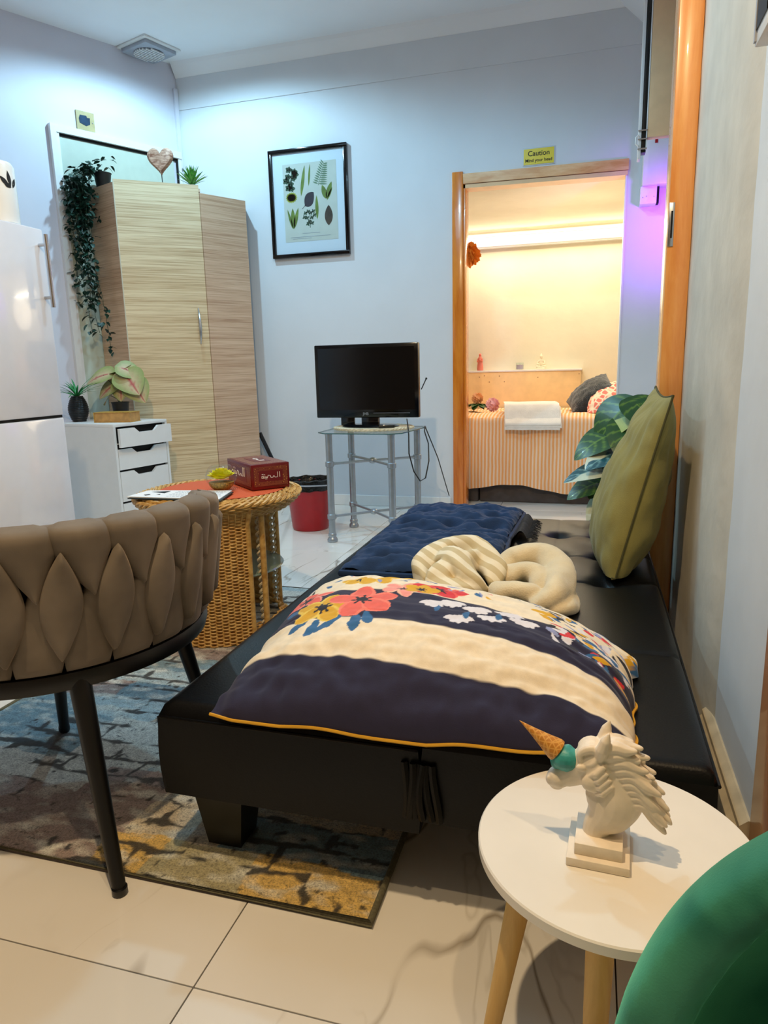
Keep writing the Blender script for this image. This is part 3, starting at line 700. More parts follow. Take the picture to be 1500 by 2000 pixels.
# vase with spider plant
c = U(-.435, .14, UH+.001); t = thing('ribbed_vase', c, 'black ribbed vase with green grassy leaves beside the fridge', 'plant')
pr = []
for i in range(60):
    s = i/59; r = .028+.030*math.sin(PI*min(1, s*.85+.1)); pr.append((r+.002*math.sin(s*90), .15*s))
MB().lathe([(0, 0)]+pr+[(.02, .15)], c, 28).build('vase', M['dark_pot'], t)
mb = MB()
for k in range(26):
    a = k*2.4; e = random.uniform(.5, 1.35); leafmesh(mb, c+Vector((0, 0, .14)), (math.cos(a)*math.cos(e), math.sin(a)*math.cos(e), math.sin(e)), (0, 0, 1), random.uniform(.11, .2), .006, random.uniform(.3, .8), 8, .3, m=3)
mb.build('leaves', M['spider'], t)
# caladium
c = U(-.245, .29, UH+.001); t = thing('caladium_plant', c, 'artificial green and red veined caladium plant in a black pot on the drawers', 'plant')
MB().lathe([(0, 0), (.040, 0), (.050, .10), (.053, .102), (.053, .108), (.046, .108), (.044, .09), (0, .09)], c, 24).build('pot', M['dark_pot'], t)
def calcol(u, v):
    t_ = abs(u-.5)*2; vein = max(0, 1-t_*6) + max(0, 1-abs(((v*4.2+t_*1.3) % 1)-.5)*9)*.7*(1-t_)
    g = Vector((.30, .36, .11)); y = Vector((.66, .50, .30)); r = Vector((.48, .07, .07))
    c_ = y.lerp(g, min(1, t_*1.1)) ; return tuple(c_.lerp(r, min(1, vein)))
mcal = attr_mat('caladium_leaf', .5)
for k, (dx, dy, h, a, s, tl) in enumerate(((-.11, .0, .27, 3.5, .15, -.15), (.03, -.02, .19, 4.9, .12, -1.1), (.08, .0, .25, -.5, .16, -.7), (.05, .04, .30, .4, .13, -.3), (-.06, .0, .20, 3.9, .13, -.5), (.12, .02, .19, -.3, .14, -1.0), (-.10, .03, .15, 3.0, .12, -.5), (.0, .05, .24, 5.2, .12, -.5), (-.02, .08, .3, 2.2, .12, .1))):
    top = c+Vector((dx*.9, dy*.75, h)); d = Vector((math.cos(a), math.sin(a), tl))
    MB().tube([c+Vector((0, 0, .09)), c+Vector((dx*.25, dy*.25, .09+.6*(h-.09))), top], .002, 6).build('stem', M['dark_stem'], t)
    mb = MB(); leafmesh(mb, top-d*.03, d, (0, -.7, 1), s, s*.60, .30, 12, .10, .3, calcol, 13); mb.build('leaf', mcal, t)
# books
def book(name, loc, w_, d_, h_, rz, cover, label, group=None):
    t = thing(name, loc, label, 'book', group); Rm = Matrix.Translation(Vector(loc)) @ Matrix.Rotation(rz, 4, 'Z')
    MB().box((0, 0, 0), (w_, d_, .003), Rm).build('cover', cover, t, smooth=False)
    MB().box((0, 0, h_-.003), (w_, d_, h_), Rm).build('cover', cover, t, smooth=False)
    MB().box((0, 0, .003), (.003, d_, h_-.003), Rm).build('spine', cover, t, smooth=False)
    MB().box((.003, .004, .003), (w_-.004, d_-.004, h_-.003), Rm).build('pages', M['kraft'], t, smooth=False); return t
gold = simple('gold_block', (206, 160, 70), .45, var=.2, vs=70)
p = U(-.235, .075, UH+.001)
book('thick_book', p, .23, .12, .058, math.radians(6), gold, 'thick old book with brown spine lying on the white drawers')

# ---------------------------------------------------------------- rug
X0, X1, Y0, Y1 = -1.604, -.337, .985, 2.72; rn = random.Random(4)
def fbm(x, y, o=3):
    s = 0; a = .5
    for i in range(o): s += a*noise.noise(Vector((x*2**i, y*2**i, 3.1*i))); a *= .5
    return s
BL_, LB, GR, MV, MU, OL, BG = [Vector(lin(c)[:3]) for c in ((124, 156, 170), (176, 198, 204), (214, 216, 210), (158, 140, 134), (222, 186, 106), (176, 168, 132), (214, 200, 174))]
def rugcol(x, y):
    wx = x+.05*fbm(x*4, y*4)+.02*fbm(x*17, y*17); wy = y+.035*fbm(x*4+5, y*4)+.012*fbm(x*19+5, y*19)
    row = math.floor((wy-Y0)/.105); off = .5*(row % 2)*.4
    ci = math.floor((wx-X0+off*.3)/.27); rr = random.Random(row*131+ci*17+5)
    pal = [BL_, LB, GR, MV, BG, BL_, LB, GR]
    c = pal[rr.randrange(len(pal))].copy()
    if row == 0:
        c = MU.copy() if (wx > -.60 or -.92 < wx < -.80) else (OL.copy() if wx > -.80 else MV.copy())
    elif row == 1: c = (MV if wx < -.9 else BG if wx < -.7 else BL_).copy()
    elif row == 2: c = (GR if wx < -1.1 else MV if wx < -.9 else BG).copy()
    elif row in (3, 4): c = (BL_ if wx < -1.25 else GR if wx < -1.0 else LB).copy()
    elif row in (5, 6) and wx > -1.15: c = BG.lerp(MV, .5)
    # brick joints
    bw = .19; bh = .07
    fy = ((wy-Y0)/bh) % 1; r2 = math.floor((wy-Y0)/bh); fx = ((wx-X0+(r2 % 2)*bw*.5)/bw) % 1
    d = min(min(fy, 1-fy)*bh, min(fx, 1-fx)*bw)
    g = fbm(x*4+2, y*5)+.6*fbm(x*15, y*25)
    k = .0042+.032*g
    ink = max(0, min(1, (k-d)/.003)) if k > 0 else 0
    if fbm(x*2.5+9, y*2.5) < -.12: ink *= .1
    n2 = fbm(x*34, y*34+7, 2)
    if n2 > .24 and g > .0: ink = max(ink, min(1, (n2-.24)*14))
    c = c.lerp(Vector(lin((222, 224, 216))[:3]), max(0, min(.8, 2.6*fbm(x*14+3, y*30)+.1*(row > 1))))
    c = c*(1+.5*fbm(x*60, y*60, 2)); c = c.lerp(Vector(lin((22, 24, 28))[:3]), ink*.92)
    return (max(0, c.x), max(0, c.y), max(0, c.z))
def rugz(x, y): return .0105+.0008*nz(x*60, y*60, 0)+.0012*nz(x*9, y*9, 2)
t = thing('area_rug', ((X0+X1)/2, 1.85, 0), 'distressed patchwork rug in blue, grey and mustard under the black futon', 'rug')
nu, nv = 300, 390
mb = MB().grid(nu, nv, lambda u, v: Vector((X0+(X1-X0)*u, Y0+(Y1-Y0)*v, rugz(X0+(X1-X0)*u, Y0+(Y1-Y0)*v)*(0.5 if u in (0, 1) or v in (0, 1) else 1))), lambda u, v: rugcol(X0+(X1-X0)*u, Y0+(Y1-Y0)*v))
def _rug():
    t = NT('rug_pile'); a = t.n('ShaderNodeAttribute'); a.attribute_name = 'col'; v = t.coord()
    f = t.ramp(t.noise(v, 260, 3, .7), [(.32, (.45, .45, .46, 1)), (.5, (.95, .95, .95, 1)), (.68, (1.25, 1.25, 1.22, 1))])
    g = t.ramp(t.noise(v, 45, 4, .7), [(.40, (1, 1, 1, 1)), (.60, (1, 1, 1, 1)), (.68, (.35, .36, .38, 1))])
    t.color(t.mix(1., t.mix(1., a.outputs['Color'], f, 'MULTIPLY'), g, 'MULTIPLY')); t.set(Roughness=1.0, Sheen_Weight=.2)
    t.bump(t.noise(v, 500, 2), .8, .004); return t.m
mr = _rug(); mb.build('pile', mr, t)
MB().box((X0, Y0, .0005), (X1, Y1, .007)).build('backing', M['bed_base'], t, smooth=False)
bind = simple('olive_binding', (104, 100, 78), .9, var=.15, vs=200, bump=.5, bs=300)
MB().tube([(X0, Y0, .0085), (X1, Y0, .0085), (X1, Y1, .0085), (X0, Y1, .0085)], .0075, 10, closed=True).build('binding', bind, t)

# ---------------------------------------------------------------- futon
FZ = .34; fx0, fxm, fx1, fy0, fy1 = -.77, -.262, .206, 1.05, 2.83
t = thing('futon_sofa_bed', (-.28, 1.9, 0), 'black faux leather futon sofa bed folded flat', 'sofa bed')
def padgrid(mb, x0, x1, y0, y1, zb, zt, nx, ny, tufts, rr=.03, dip=.022, seams=()):
    def zz(x, y):
        ex = min(x-x0, x1-x, y-y0, y1-y); z = zt
        if ex < rr: z -= rr-math.sqrt(max(0, rr*rr-(rr-max(0, ex))**2))
        for tx, ty in tufts:
            d = math.hypot(x-tx, y-ty); z -= dip*math.exp(-(d/.035)**2)+dip*.35*math.exp(-(d/.11)**2)
        for ax, p, wd in seams:
            q = (x if ax == 'x' else y)-p; z -= wd*math.exp(-(q/.006)**2)+wd*.7*math.exp(-(q/.03)**2)
        return z
    mb.grid(nx, ny, lambda u, v: Vector((x0+(x1-x0)*u, y0+(y1-y0)*v, zz(x0+(x1-x0)*u, y0+(y1-y0)*v))))
    per = []
    for i in range(nx): per.append((x0+(x1-x0)*i/(nx-1), y0))
    for j in range(1, ny): per.append((x1, y0+(y1-y0)*j/(ny-1)))
    for i in range(nx-2, -1, -1): per.append((x0+(x1-x0)*i/(nx-1), y1))
    for j in range(ny-2, 0, -1): per.append((x0, y0+(y1-y0)*j/(ny-1)))
    n = len(per); vs = []
    for k in range(7):
        s = k/6; z = zt-rr+(zb-zt+rr)*s
        for x, y in per:
            cx, cy = (x0+x1)/2, (y0+y1)/2; b = .004*math.sin(PI*s)
            vs.append(Vector((x+(b if x > cx else -b)*(x in (x0, x1)), y+(b if y > cy else -b)*(y in (y0, y1)), z)))
    fs = [(k*n+i, (k+1)*n+i, (k+1)*n+(i+1) % n, k*n+(i+1) % n) for k in range(6) for i in range(n)]+[tuple(range(6*n, 7*n))]
    mb.add(vs, fs)
tf = [(x, y) for x in (-.60, -.42) for y in (1.30, 1.62, 1.94, 2.26, 2.58)]
mb = MB(); padgrid(mb, fx0, fxm, fy0, fy1, .15, FZ, 60, 160, tf, .028); s1 = mb.build('seat_section', M['leather'], t)
tf = [(x, y) for x in (-.095, .06) for y in (2.02, 2.30, 2.58)]
mb = MB(); padgrid(mb, fxm+.008, fx1, fy0, fy1, .175, FZ, 80, 260, tf, .024, .02, seams=(('y', 1.50, .0035), ('y', 2.02, .004), ('y', 2.30, .003), ('y', 2.58, .003), ('x', -.095, .0015))); s2 = mb.build('back_section', M['leather'], t)
for a in (s1, s2): pass
def piping(pts, r=.003): return MB().tube(pts, r, 6)
piping([(fx0+.004, fy0-.001, FZ-.028), (fxm, fy0-.003, FZ-.028)]).build('piping', M['leather'], s1)
piping([(fx0+.003, fy0, .16), (fx0-.001, fy0+.002, FZ-.03)]).build('piping', M['leather'], s1)
piping([(fx1+.001, fy0, FZ-.024), (fx1+.001, fy1, FZ-.024)], .0035).build('piping', M['leather'], s2)
# gathered hinge fabric
mb = MB()
for k in range(6):
    x = -.285+.011*k; pth = [(x+.006*math.sin(3*s+k), fy0-.004-.006*math.sin(PI*s)-.002*(k % 2), FZ-.05-(FZ-.05-.185)*s) for s in [i/12 for i in range(13)]]
    mb.tube(pth, .007, 6)
mb.build('hinge_fold', M['leather'], t)
for x, y in ((fx0+.09, fy0+.085), (fxm-.08, fy1-.1), (fx0+.09, fy1-.1), (fx1-.1, fy1-.1), (fx1-.1, fy0+.1)):
    zt = .152 if x < fxm else .177
    vs = [(x-.055, y-.05, zt), (x+.055, y-.05, zt), (x+.055, y+.05, zt), (x-.055, y+.05, zt)]; lo = [(x-.036, y-.034, .008), (x+.036, y-.034, .008), (x+.036, y+.034, .008), (x-.036, y+.034, .008)]
    z0_ = .0125 if x < X1 else .0
    lo = [(a, b, z0_) for a, b, c in lo]
    MB().add(lo+vs, [(0, 3, 2, 1), (4, 5, 6, 7), (0, 1, 5, 4), (1, 2, 6, 5), (2, 3, 7, 6), (3, 0, 4, 7)]).build('leg', M['black'], t, smooth=False)

# ---------------------------------------------------------------- things lying on the futon
def pad(name, c, w_, l_, h_, rz, label, group, tn=(3, 3), mat=None, zt=None):
    t = thing(name, c, label, 'cushion', group); Rm = Matrix.Translation(Vector(c)) @ Matrix.Rotation(rz, 4, 'Z')
    tx = [(-.5+(i+.5)/tn[0])*w_ for i in range(tn[0])]; ty = [(-.5+(j+.5)/tn[1])*l_ for j in range(tn[1])]
    def top(u, v):
        x, y = (u-.5)*w_, (v-.5)*l_; e = max(0, (1-abs(2*u-1)**4)*(1-abs(2*v-1)**4))**.5
        z = h_*(.45+.55*e)
        for a in tx:
            for b in ty:
                d = math.hypot(x-a, (y-b)*1.2); z -= .60*h_*math.exp(-(d/.030)**2)
        for b in ty:
            z -= .20*h_*math.exp(-((y-b)/.02)**2)*(.5+.5*math.cos((x)/w_*tn[0]*2*PI))
        z += .30*h_*nz(x*12, y*24, 3)+.10*h_*nz(x*40, y*55, 7)
        x *= 1+.02*nz(0, y*9, 1); y *= 1+.02*nz(x*9, 0, 4)
        return Rm @ Vector((x, y, max(.006, z)*(e > 0 or 1)))
    mb = MB(); nx, ny = 70, 80; mb.grid(nx, ny, top)
    mb.grid(nx, ny, lambda u, v: Rm @ Vector(((u-.5)*w_*.99, (v-.5)*l_*.99, .001+.003*(1 if 0 < u < 1 and 0 < v < 1 else 3))), flip=True)
    o = mb.build('pad', mat or M['navy'], t)
    edge = [(-.5, -.5), (.5, -.5), (.5, .5), (-.5, .5)]; rp = []
    for k in range(4):
        a, b = edge[k], edge[(k+1) % 4]
        for i in range(10): s = i/10; rp.append(Rm @ Vector(((a[0]+(b[0]-a[0])*s)*w_, (a[1]+(b[1]-a[1])*s)*l_, .014)))
    MB().tube(rp, .011, 8, closed=True).build('edge_seam', mat or M['navy'], t)
    for a in tx:
        for b in ty: MB().ball(Rm @ Vector((a, b, h_*.38)), (.006, .006, .003), 8, 5).build('tuft', mat or M['navy'], t)
    return t
pad('seat_pad', (-.475, 2.12, FZ+.001), .45, .47, .064, math.radians(1), 'nearer navy tufted seat pad, next to the floral pillow', 'navy tufted seat pads', (2, 3))
pad('seat_pad', (-.475, 2.59, FZ+.001), .45, .46, .066, math.radians(-2), 'navy tufted seat pad furthest from the camera', 'navy tufted seat pads', (3, 3))
bpy.data.objects['seat_pad']['group'] = 'navy tufted seat pads'
mb = MB(); t = thing('fringed_throw', (-.235, 2.62, FZ), 'dark grey fringed throw edge tucked beside the navy pads', 'throw')
mb.grid(8, 20, lambda u, v: Vector((-.247+.05*u, 2.44+.30*v, FZ+.004+.03*math.sin(PI*u)*(1+.3*nz(v*20, 0, 0))))); mb.build('cloth', M['fringe'], t)
mb = MB()
for k in range(50):
    y = 2.44+.006*k; mb.tube([(-.20, y, FZ+.008), (-.188+random.uniform(0, .008), y+random.uniform(-.006, .006), FZ+.012), (-.172+random.uniform(-.008, .012), y+random.uniform(-.012, .012), FZ+.003)], .0012, 4)
tag(mb.build('fringe', M['fringe'], t), kind='stuff')

# floral pillow
FLc = [Vector((-.635, 1.035, 0)), Vector((.085, 1.035, 0)), Vector((.095, 1.42, 0)), Vector((-.69, 1.74, 0))]
def pbase(u, v): return (FLc[0]*(1-u)+FLc[1]*u)*(1-v)+(FLc[3]*(1-u)+FLc[2]*u)*v
CRM, NVY, COR, COR2, YEL, BLU, WHT, RED, LAV = [Vector(lin(c)[:3]) for c in ((246, 232, 206), (30, 28, 62), (240, 106, 92), (250, 160, 150), (226, 172, 26), (46, 104, 158), (232, 230, 240), (222, 40, 52), (150, 160, 206))]
INK = Vector(lin((26, 24, 40))[:3])
prn = random.Random(11)
strokes = []   # (cx, cy, angle, length, width, colour)   in metres on the cloth
LX, LY = .74, .58
def flower(u, v, R, pet, n, col, edge, rot=0, sq=1.0):
    for k in range(n):
        a = rot+2*PI*k/n+prn.uniform(-.15, .15); strokes.append(('p', u*LX+R*.55*math.cos(a), v*LY+R*.55*math.sin(a)*sq, a, R*.62, R*pet, col, edge))
    strokes.append(('d', u*LX, v*LY, 0, R*.20, R*.16, INK, INK))
    for k in range(7):
        a = k*.9+rot; strokes.append(('d', u*LX+R*.27*math.cos(a), v*LY+R*.25*math.sin(a), a, R*.10, R*.05, INK, INK))
def leafs(u, v, a, L, W, col=BLU): strokes.append(('p', u*LX+L*.5*math.cos(a), v*LY+L*.5*math.sin(a), a, L*.55, W, col, col))
for u, v, a, L, W in ((.17, .30, -2.3, .05, .010), (.20, .29, -1.75, .055, .011), (.27, .31, -2.3, .07, .011), (.31, .31, -1.5, .05, .014), (.33, .33, -1.2, .045, .012), (.12, .38, 3.0, .04, .010)): leafs(u, v, a, L, W)
flower(.10, .50, .055, .34, 5, COR, COR2, .4, .7); flower(.19, .37, .062, .42, 5, YEL, Vector(lin((240, 206, 90))[:3]), .2, .8)
flower(.30, .42, .068, .42, 5, COR, Vector(lin((252, 132, 112))[:3]), .6, .9)
for u, v in ((.24, .66), (.30, .68), (.36, .80)): flower(u, v, .045, .45, 5, YEL, Vector(lin((244, 200, 80))[:3]), .3, .6)
flower(.40, .56, .045, .4, 5, COR2, Vector(lin((250, 196, 170))[:3]), 0, .7); flower(.50, .60, .055, .42, 5, RED, Vector(lin((240, 90, 80))[:3]), .2, .6); flower(.45, .58, .035, .4, 5, YEL, YEL, .2, .6)
for u, v in ((.50, .47), (.55, .49), (.62, .47), (.58, .37), (.66, .42), (.70, .50), (.74, .46)):
    for k in range(5): leafs(u, v, -.3-.55*k, .030, .008, WHT)
for u, v in ((.52, .44), (.60, .42), (.68, .46)): leafs(u, v, -1.6, .035, .006, BLU)
for k in range(130):
    u = .80+.20*prn.random(); v = .38+.60*prn.random(); 
    if v < .9-.6*(u-.7): pass
    leafs(u, v, prn.uniform(0, 6.28), prn.uniform(.02, .04), prn.uniform(.004, .009), prn.choice([BLU, WHT, LAV, WHT, BLU, YEL, RED, INK]))
for k in range(90):
    u = prn.uniform(0, 1); v = prn.uniform(.60, .98); leafs(u, v, prn.uniform(0, 6.28), prn.uniform(.012, .03), prn.uniform(.003, .006), prn.choice([INK, BLU, LAV, BLU, YEL, COR]))
def stripes(u, v):
    b1 = .135-.06*u; b2 = .30-.03*u; b3 = .61-.20*u if u < .6 else .49+.9*(u-.6)
    b3 = .55-.07*u
    def st(e): return max(0, min(1, (v-e)/.006+.5))
    c = NVY.lerp(CRM, st(b1)); c = c.lerp(NVY, st(b2)); return c.lerp(CRM, st(b3))
def pillowcol(u, v):
    x, y = u*LX, v*LY; c = stripes(u, v)
    wx = x+.0025*nz(x*60, y*60, 0); wy = y+.0025*nz(x*60, y*60, 5)
    for kind, cx, cy, a, L, W, col, edge in strokes:
        dx, dy = wx-cx, wy-cy
        if abs(dx) > L+W or abs(dy) > L+W: continue
        p = dx*math.cos(a)+dy*math.sin(a); q = -dx*math.sin(a)+dy*math.cos(a)
        s = (p/L+1)/2
        if 0 < s < 1:
            wd = W*math.sin(PI*s**1.3)**.6 if kind == 'p' else W*math.sqrt(max(0, 1-(p/L)**2))
            if abs(q) < wd: c = edge if (kind == 'p' and abs(q) > wd*.72) else col
    return (c.x, c.y, c.z)
def ptop(u, v):
    p = pbase(u, v); e = max(0, (1-abs(2*u-1)**2.6))**.5*max(0, (1-abs(2*v-1)**2.4))**.5
    z = FZ+.006+.150*e
    wr = .0030*nz(u*26, v*30, 9)*(v < .35)+.0045*nz(u*5+v*2, v*16, 3)+.0028*nz(u*22, v*9, 1)+.0022*nz(u*7, v*34, 2); z += wr*(1.6-e)*1.3*(e > 0)
    # front hem hangs a little over the futon edge, scalloped
    if v < .12:
        k = (1-v/.12)**2; drop = .030*k*(.4+1.1*nz(u*5, 1, 0)+.6*math.sin(u*PI*1.6)); p = p+Vector((0, -.020*k, 0)); z += .012*k-drop*.4
    pu = .012*nz(v*9, 0, 5); p = p+Vector((pu if u > .5 else -pu, 0, 0))*(abs(2*u-1)**3)
    if 2*u-1 > .9 and 2*v-1 > .6: p += Vector((.03, .02, 0))*(2*u-1-.9)*10*.5
    return Vector((p.x, p.y, max(z, FZ+.006)))
t = thing('floral_pillow', (-.28, 1.35, FZ), 'large floral pillow with navy and cream stripes and mustard piping on the futon', 'pillow')
mb = MB().grid(340, 300, ptop, pillowcol)
mb.build('pillow_cover', attr_mat('floral_cotton', .85, .25, 500, .001, Sheen_Weight=.15), t)
def pbot(u, v):
    a = ptop(u, v); e = (1-abs(2*u-1)**3)*(1-abs(2*v-1)**3); return Vector((a.x, a.y, FZ+.0035 if 0 < u < 1 and 0 < v < 1 else a.z))
MB().grid(60, 50, pbot, flip=True).build('pillow_underside', simple('navy_cover', (30, 28, 62), .85), t)
yp = simple('mustard_piping', (214, 160, 34), .7)
MB().tube([ptop(i/80, 0)+Vector((0, -.003, -.001)) for i in range(81)]+[ptop(1, i/60)+Vector((.002, 0, 0)) for i in range(1, 40)], .0028, 6).build('piping', yp, t)
# blanket rolls
def bumpy(mb, path, rad, n=20, amp=.006, fr=9, tw=3.0):
    P = [Vector(p) for p in path]; Q = []
    for i in range(len(P)-1):
        for k in range(7): Q.append((P[i], P[i+1], k/7, i))
    def cr(i, t_):
        p0, p1, p2, p3 = P[max(i-1, 0)], P[i], P[i+1], P[min(i+2, len(P)-1)]
        return .5*((2*p1)+(p2-p0)*t_+(2*p0-5*p1+4*p2-p3)*t_**2+(3*p1-3*p2+p3-p0)*t_**3)
    C = [cr(i, k) for _, _, k, i in Q]+[P[-1]]; b = len(mb.v)
    rs = [rad*(1 if not isinstance(rad, list) else 1)*(min(1, (.35+4*i/len(C))) if i < len(C)/2 else min(1, .35+4*(len(C)-1-i)/len(C))) for i in range(len(C))]
    mb.tube(C, rs, n)
    for j in range(b, len(mb.v)):
        i = (j-b)//n; k = (j-b) % n; ang = 2*PI*k/n; cen = C[min(i, len(C)-1)]; d = mb.v[j]-cen
        fold = amp*math.sin(tw*ang+i*.35)+.6*amp*nz(mb.v[j].x*fr*3, mb.v[j].y*fr*3, mb.v[j].z*fr*3)
        if d.length > 1e-6: mb.v[j] = cen+d.normalized()*(d.length+fold)
        if mb.v[j].z < FZ+.002: mb.v[j].z = FZ+.002
t = thing('striped_blanket', (-.33, 1.86, FZ), 'knotted cream blanket with tan stripes behind the floral pillow', 'blanket')
z = FZ; mb = MB()
for pth, r in (([(-.44, 1.78, z+.04), (-.47, 1.88, z+.07), (-.40, 1.98, z+.11), (-.29, 1.95, z+.125), (-.21, 1.86, z+.08), (-.20, 1.78, z+.045)], .048),
               ([(-.42, 1.73, z+.04), (-.37, 1.79, z+.085), (-.30, 1.86, z+.105), (-.24, 1.93, z+.07)], .040),
               ([(-.22, 1.73, z+.035), (-.29, 1.76, z+.085), (-.35, 1.84, z+.12), (-.43, 1.92, z+.08)], .038),
               ([(-.43, 1.74, z+.035), (-.33, 1.715, z+.045), (-.21, 1.75, z+.035)], .036)): bumpy(mb, pth, r, amp=.006)
for i_, v_ in enumerate(mb.v): mb.v[i_] = Vector((-.33+(v_.x+.33)*.76, 1.84+(v_.y-1.86)*.80, FZ+.002+(v_.z-FZ-.002)*.80))
o = mb.build('fold', M['striped_fleece'], t, mods=(('REMESH', dict(mode='VOXEL', voxel_size=.005)), ('SMOOTH', dict(iterations=4, factor=.5)))); bake(o)
MB().box((-.42, 1.722, z+.012), (-.405, 1.730, z+.032), bev=.002).build('red_tag', simple('maroon_tag', (150, 52, 62), .8), t)
t = thing('beige_blanket', (-.09, 1.80, FZ), 'plain beige fleece blanket rolled into a loop beside the striped one', 'blanket')
mb = MB()
for pth, r in (([(-.21, 1.90, z+.045), (-.15, 1.98, z+.085), (-.05, 1.97, z+.10), (.02, 1.88, z+.09), (.035, 1.77, z+.065), (.01, 1.69, z+.045), (-.06, 1.66, z+.03)], .050),
               ([(-.19, 1.84, z+.045), (-.11, 1.87, z+.075), (-.05, 1.83, z+.07), (-.02, 1.74, z+.045)], .040),
               ([(-.21, 1.73, z+.035), (-.12, 1.73, z+.05), (-.02, 1.70, z+.04)], .038),
               ([(.04, 1.84, z+.025), (.075, 1.76, z+.02), (.07, 1.68, z+.015), (.0, 1.655, z+.015)], .024)): bumpy(mb, pth, r, amp=.006, tw=2)
for i_, v_ in enumerate(mb.v): mb.v[i_] = Vector((-.135+(v_.x+.07)*.74, 1.81+(v_.y-1.82)*.80, FZ+.002+(v_.z-FZ-.002)*.80))
o = mb.build('fold', M['beige_fleece'], t, mods=(('REMESH', dict(mode='VOXEL', voxel_size=.005)), ('SMOOTH', dict(iterations=5, factor=.5)))); bake(o)

# generic cushion: two puffed faces sharing a pinched rim
def cushion(name, c, Rm, w_, h_, th, mat, label, cat='cushion', group=None, wr=.006, seam=None, zmin=None, sag=0, fr=10, rim=True):
    t = thing(name, c, label, cat, group); Rm = Matrix.Translation(Vector(c)) @ Rm.to_4x4()
    def fn(sg):
        def f(u, v):
            a, b = 2*u-1, 2*v-1; e = max(0, (1-abs(a)**2.2)*(1-abs(b)**2.2))**.55
            k = 1-.06*(1-a*a)*(abs(b)**2)-.0; k2 = 1-.06*(1-b*b)*(a*a)
            x, y = a*w_/2*k2, b*h_/2*k; zz = sg*(th/2*e*(1-sag*b)+wr*nz(a*2.2*fr/10+sg*4, b*fr*.35, 2)*min(1, e*3)+wr*.5*nz(a*fr*.9, b*fr*.4, 7)*min(1, e*3))
            p = Rm @ Vector((x, y, zz))
            if zmin is not None and p.z < zmin: p.z = zmin
            return p
        return f
    mb = MB().grid(56, 56, fn(1)).grid(56, 56, fn(-1), flip=True)
    o = mb.build('cover', mat, t, merge=True)
    if rim:
        rp = []
        for i in range(28): rp.append(fn(1)(i/28, 0))
        for i in range(28): rp.append(fn(1)(1, i/28))
        for i in range(28): rp.append(fn(1)(1-i/28, 1))
        for i in range(28): rp.append(fn(1)(0, 1-i/28))
        MB().tube(rp, .0035, 6, closed=True).build('seam', seam or mat, t)
    return t
# olive cushion leaning on the post: face normal mostly -x, tilted back
up = Vector((.125, -.01, .52)).normalized(); nrm = Vector((-.985, -.02, .18)); nrm = (nrm-up*nrm.dot(up)).normalized(); sd = up.cross(nrm)
Rm = Matrix((sd, up, nrm)).transposed()
cushion('olive_cushion', (.140, 2.235, .588), Rm, .45, .57, .185, M['olive'], 'olive green linen cushion with zip standing against the orange post', seam=M['olive_trim'], zmin=FZ+.004, wr=.012, sag=.35)

# ---------------------------------------------------------------- plant behind the futon
t = thing('variegated_plant', (.17, 3.02, 0), 'large leaved artificial plant with pale veins at the far end of the futon', 'plant')
MB().lathe([(0, 0), (.085, 0), (.105, .20), (.11, .205), (.098, .205), (.09, .18), (0, .18)], (.19, 3.05, 0), 32).build('pot', M['dark_pot'], t)
MB().lathe([(.0, .18), (.085, .18), (.10, .38), (.105, .385), (.095, .385), (.085, .34), (0, .34)], (.19, 3.05, .0), 32).build('inner_pot', M['white_ceramic'], t)
def vcol(pale, blue):
    def f(u, v):
        t_ = abs(u-.5)*2; g = Vector(lin((34, 78, 34) if not blue else (30, 84, 96))[:3]); l_ = Vector(lin((110, 150, 50) if not blue else (130, 176, 176))[:3])
        ph = (v*5-t_*1.6) % 1; vein = max(0, 1-t_*12)+(1 if ph < .2 else 0)*(1-.3*t_)
        c = g.lerp(l_, min(1, vein*.8)); 
        if pale and (u < .5) == (pale > 0) and t_ > .25+.3*math.sin(v*9): c = Vector(lin((206, 220, 200) if blue else (170, 190, 110))[:3])
        return tuple(c)
    return f
mv_ = attr_mat('variegated_leaf', .32, Coat_Weight=.3)
for (bx, by, bz), d, L, W, pale, blue in (
    ((.125, 3.00, .765), (-.55, -.35, -.5), .18, .085, 1, 0), ((.19, 2.96, .775), (.45, -.45, -.35), .17, .08, 0, 0),
    ((.07, 2.96, .66), (-.85, -.35, -.30), .17, .075, 0, 0), ((.11, 2.93, .60), (-.65, -.6, -.05), .17, .07, -1, 1),
    ((.055, 2.90, .535), (-.98, -.2, -.05), .17, .055, 1, 1), ((.04, 2.92, .475), (-.9, -.35, -.18), .15, .06, 0, 0),
    ((.09, 2.95, .51), (-.55, -.5, -.35), .15, .07, 0, 0), ((.09, 2.90, .385), (-.60, -.55, -.35), .14, .075, -1, 1), ((.16, 2.95, .70), (-.2, -.8, -.5), .18, .08, 1, 0),
    ((.25, 3.0, .68), (.6, -.3, -.2), .16, .07, 0, 0), ((.10, 3.05, .72), (-.8, .2, -.3), .15, .07, 0, 0)):
    b = Vector((bx, by, bz)); dv = Vector(d).normalized()
    MB().tube([(.19, 3.05, .34), Vector((.19, 3.05, .34)).lerp(b, .5)+Vector((.02, .02, .06)), b], .0035, 6).build('stem', M['stem'], t)
    mb = MB(); leafmesh(mb, b-dv*.02, dv, (0, -.45, 1), L, W*1.15, .35, 30, .10, .32, vcol(pale, blue), 25); mb.build('leaf', mv_, t)

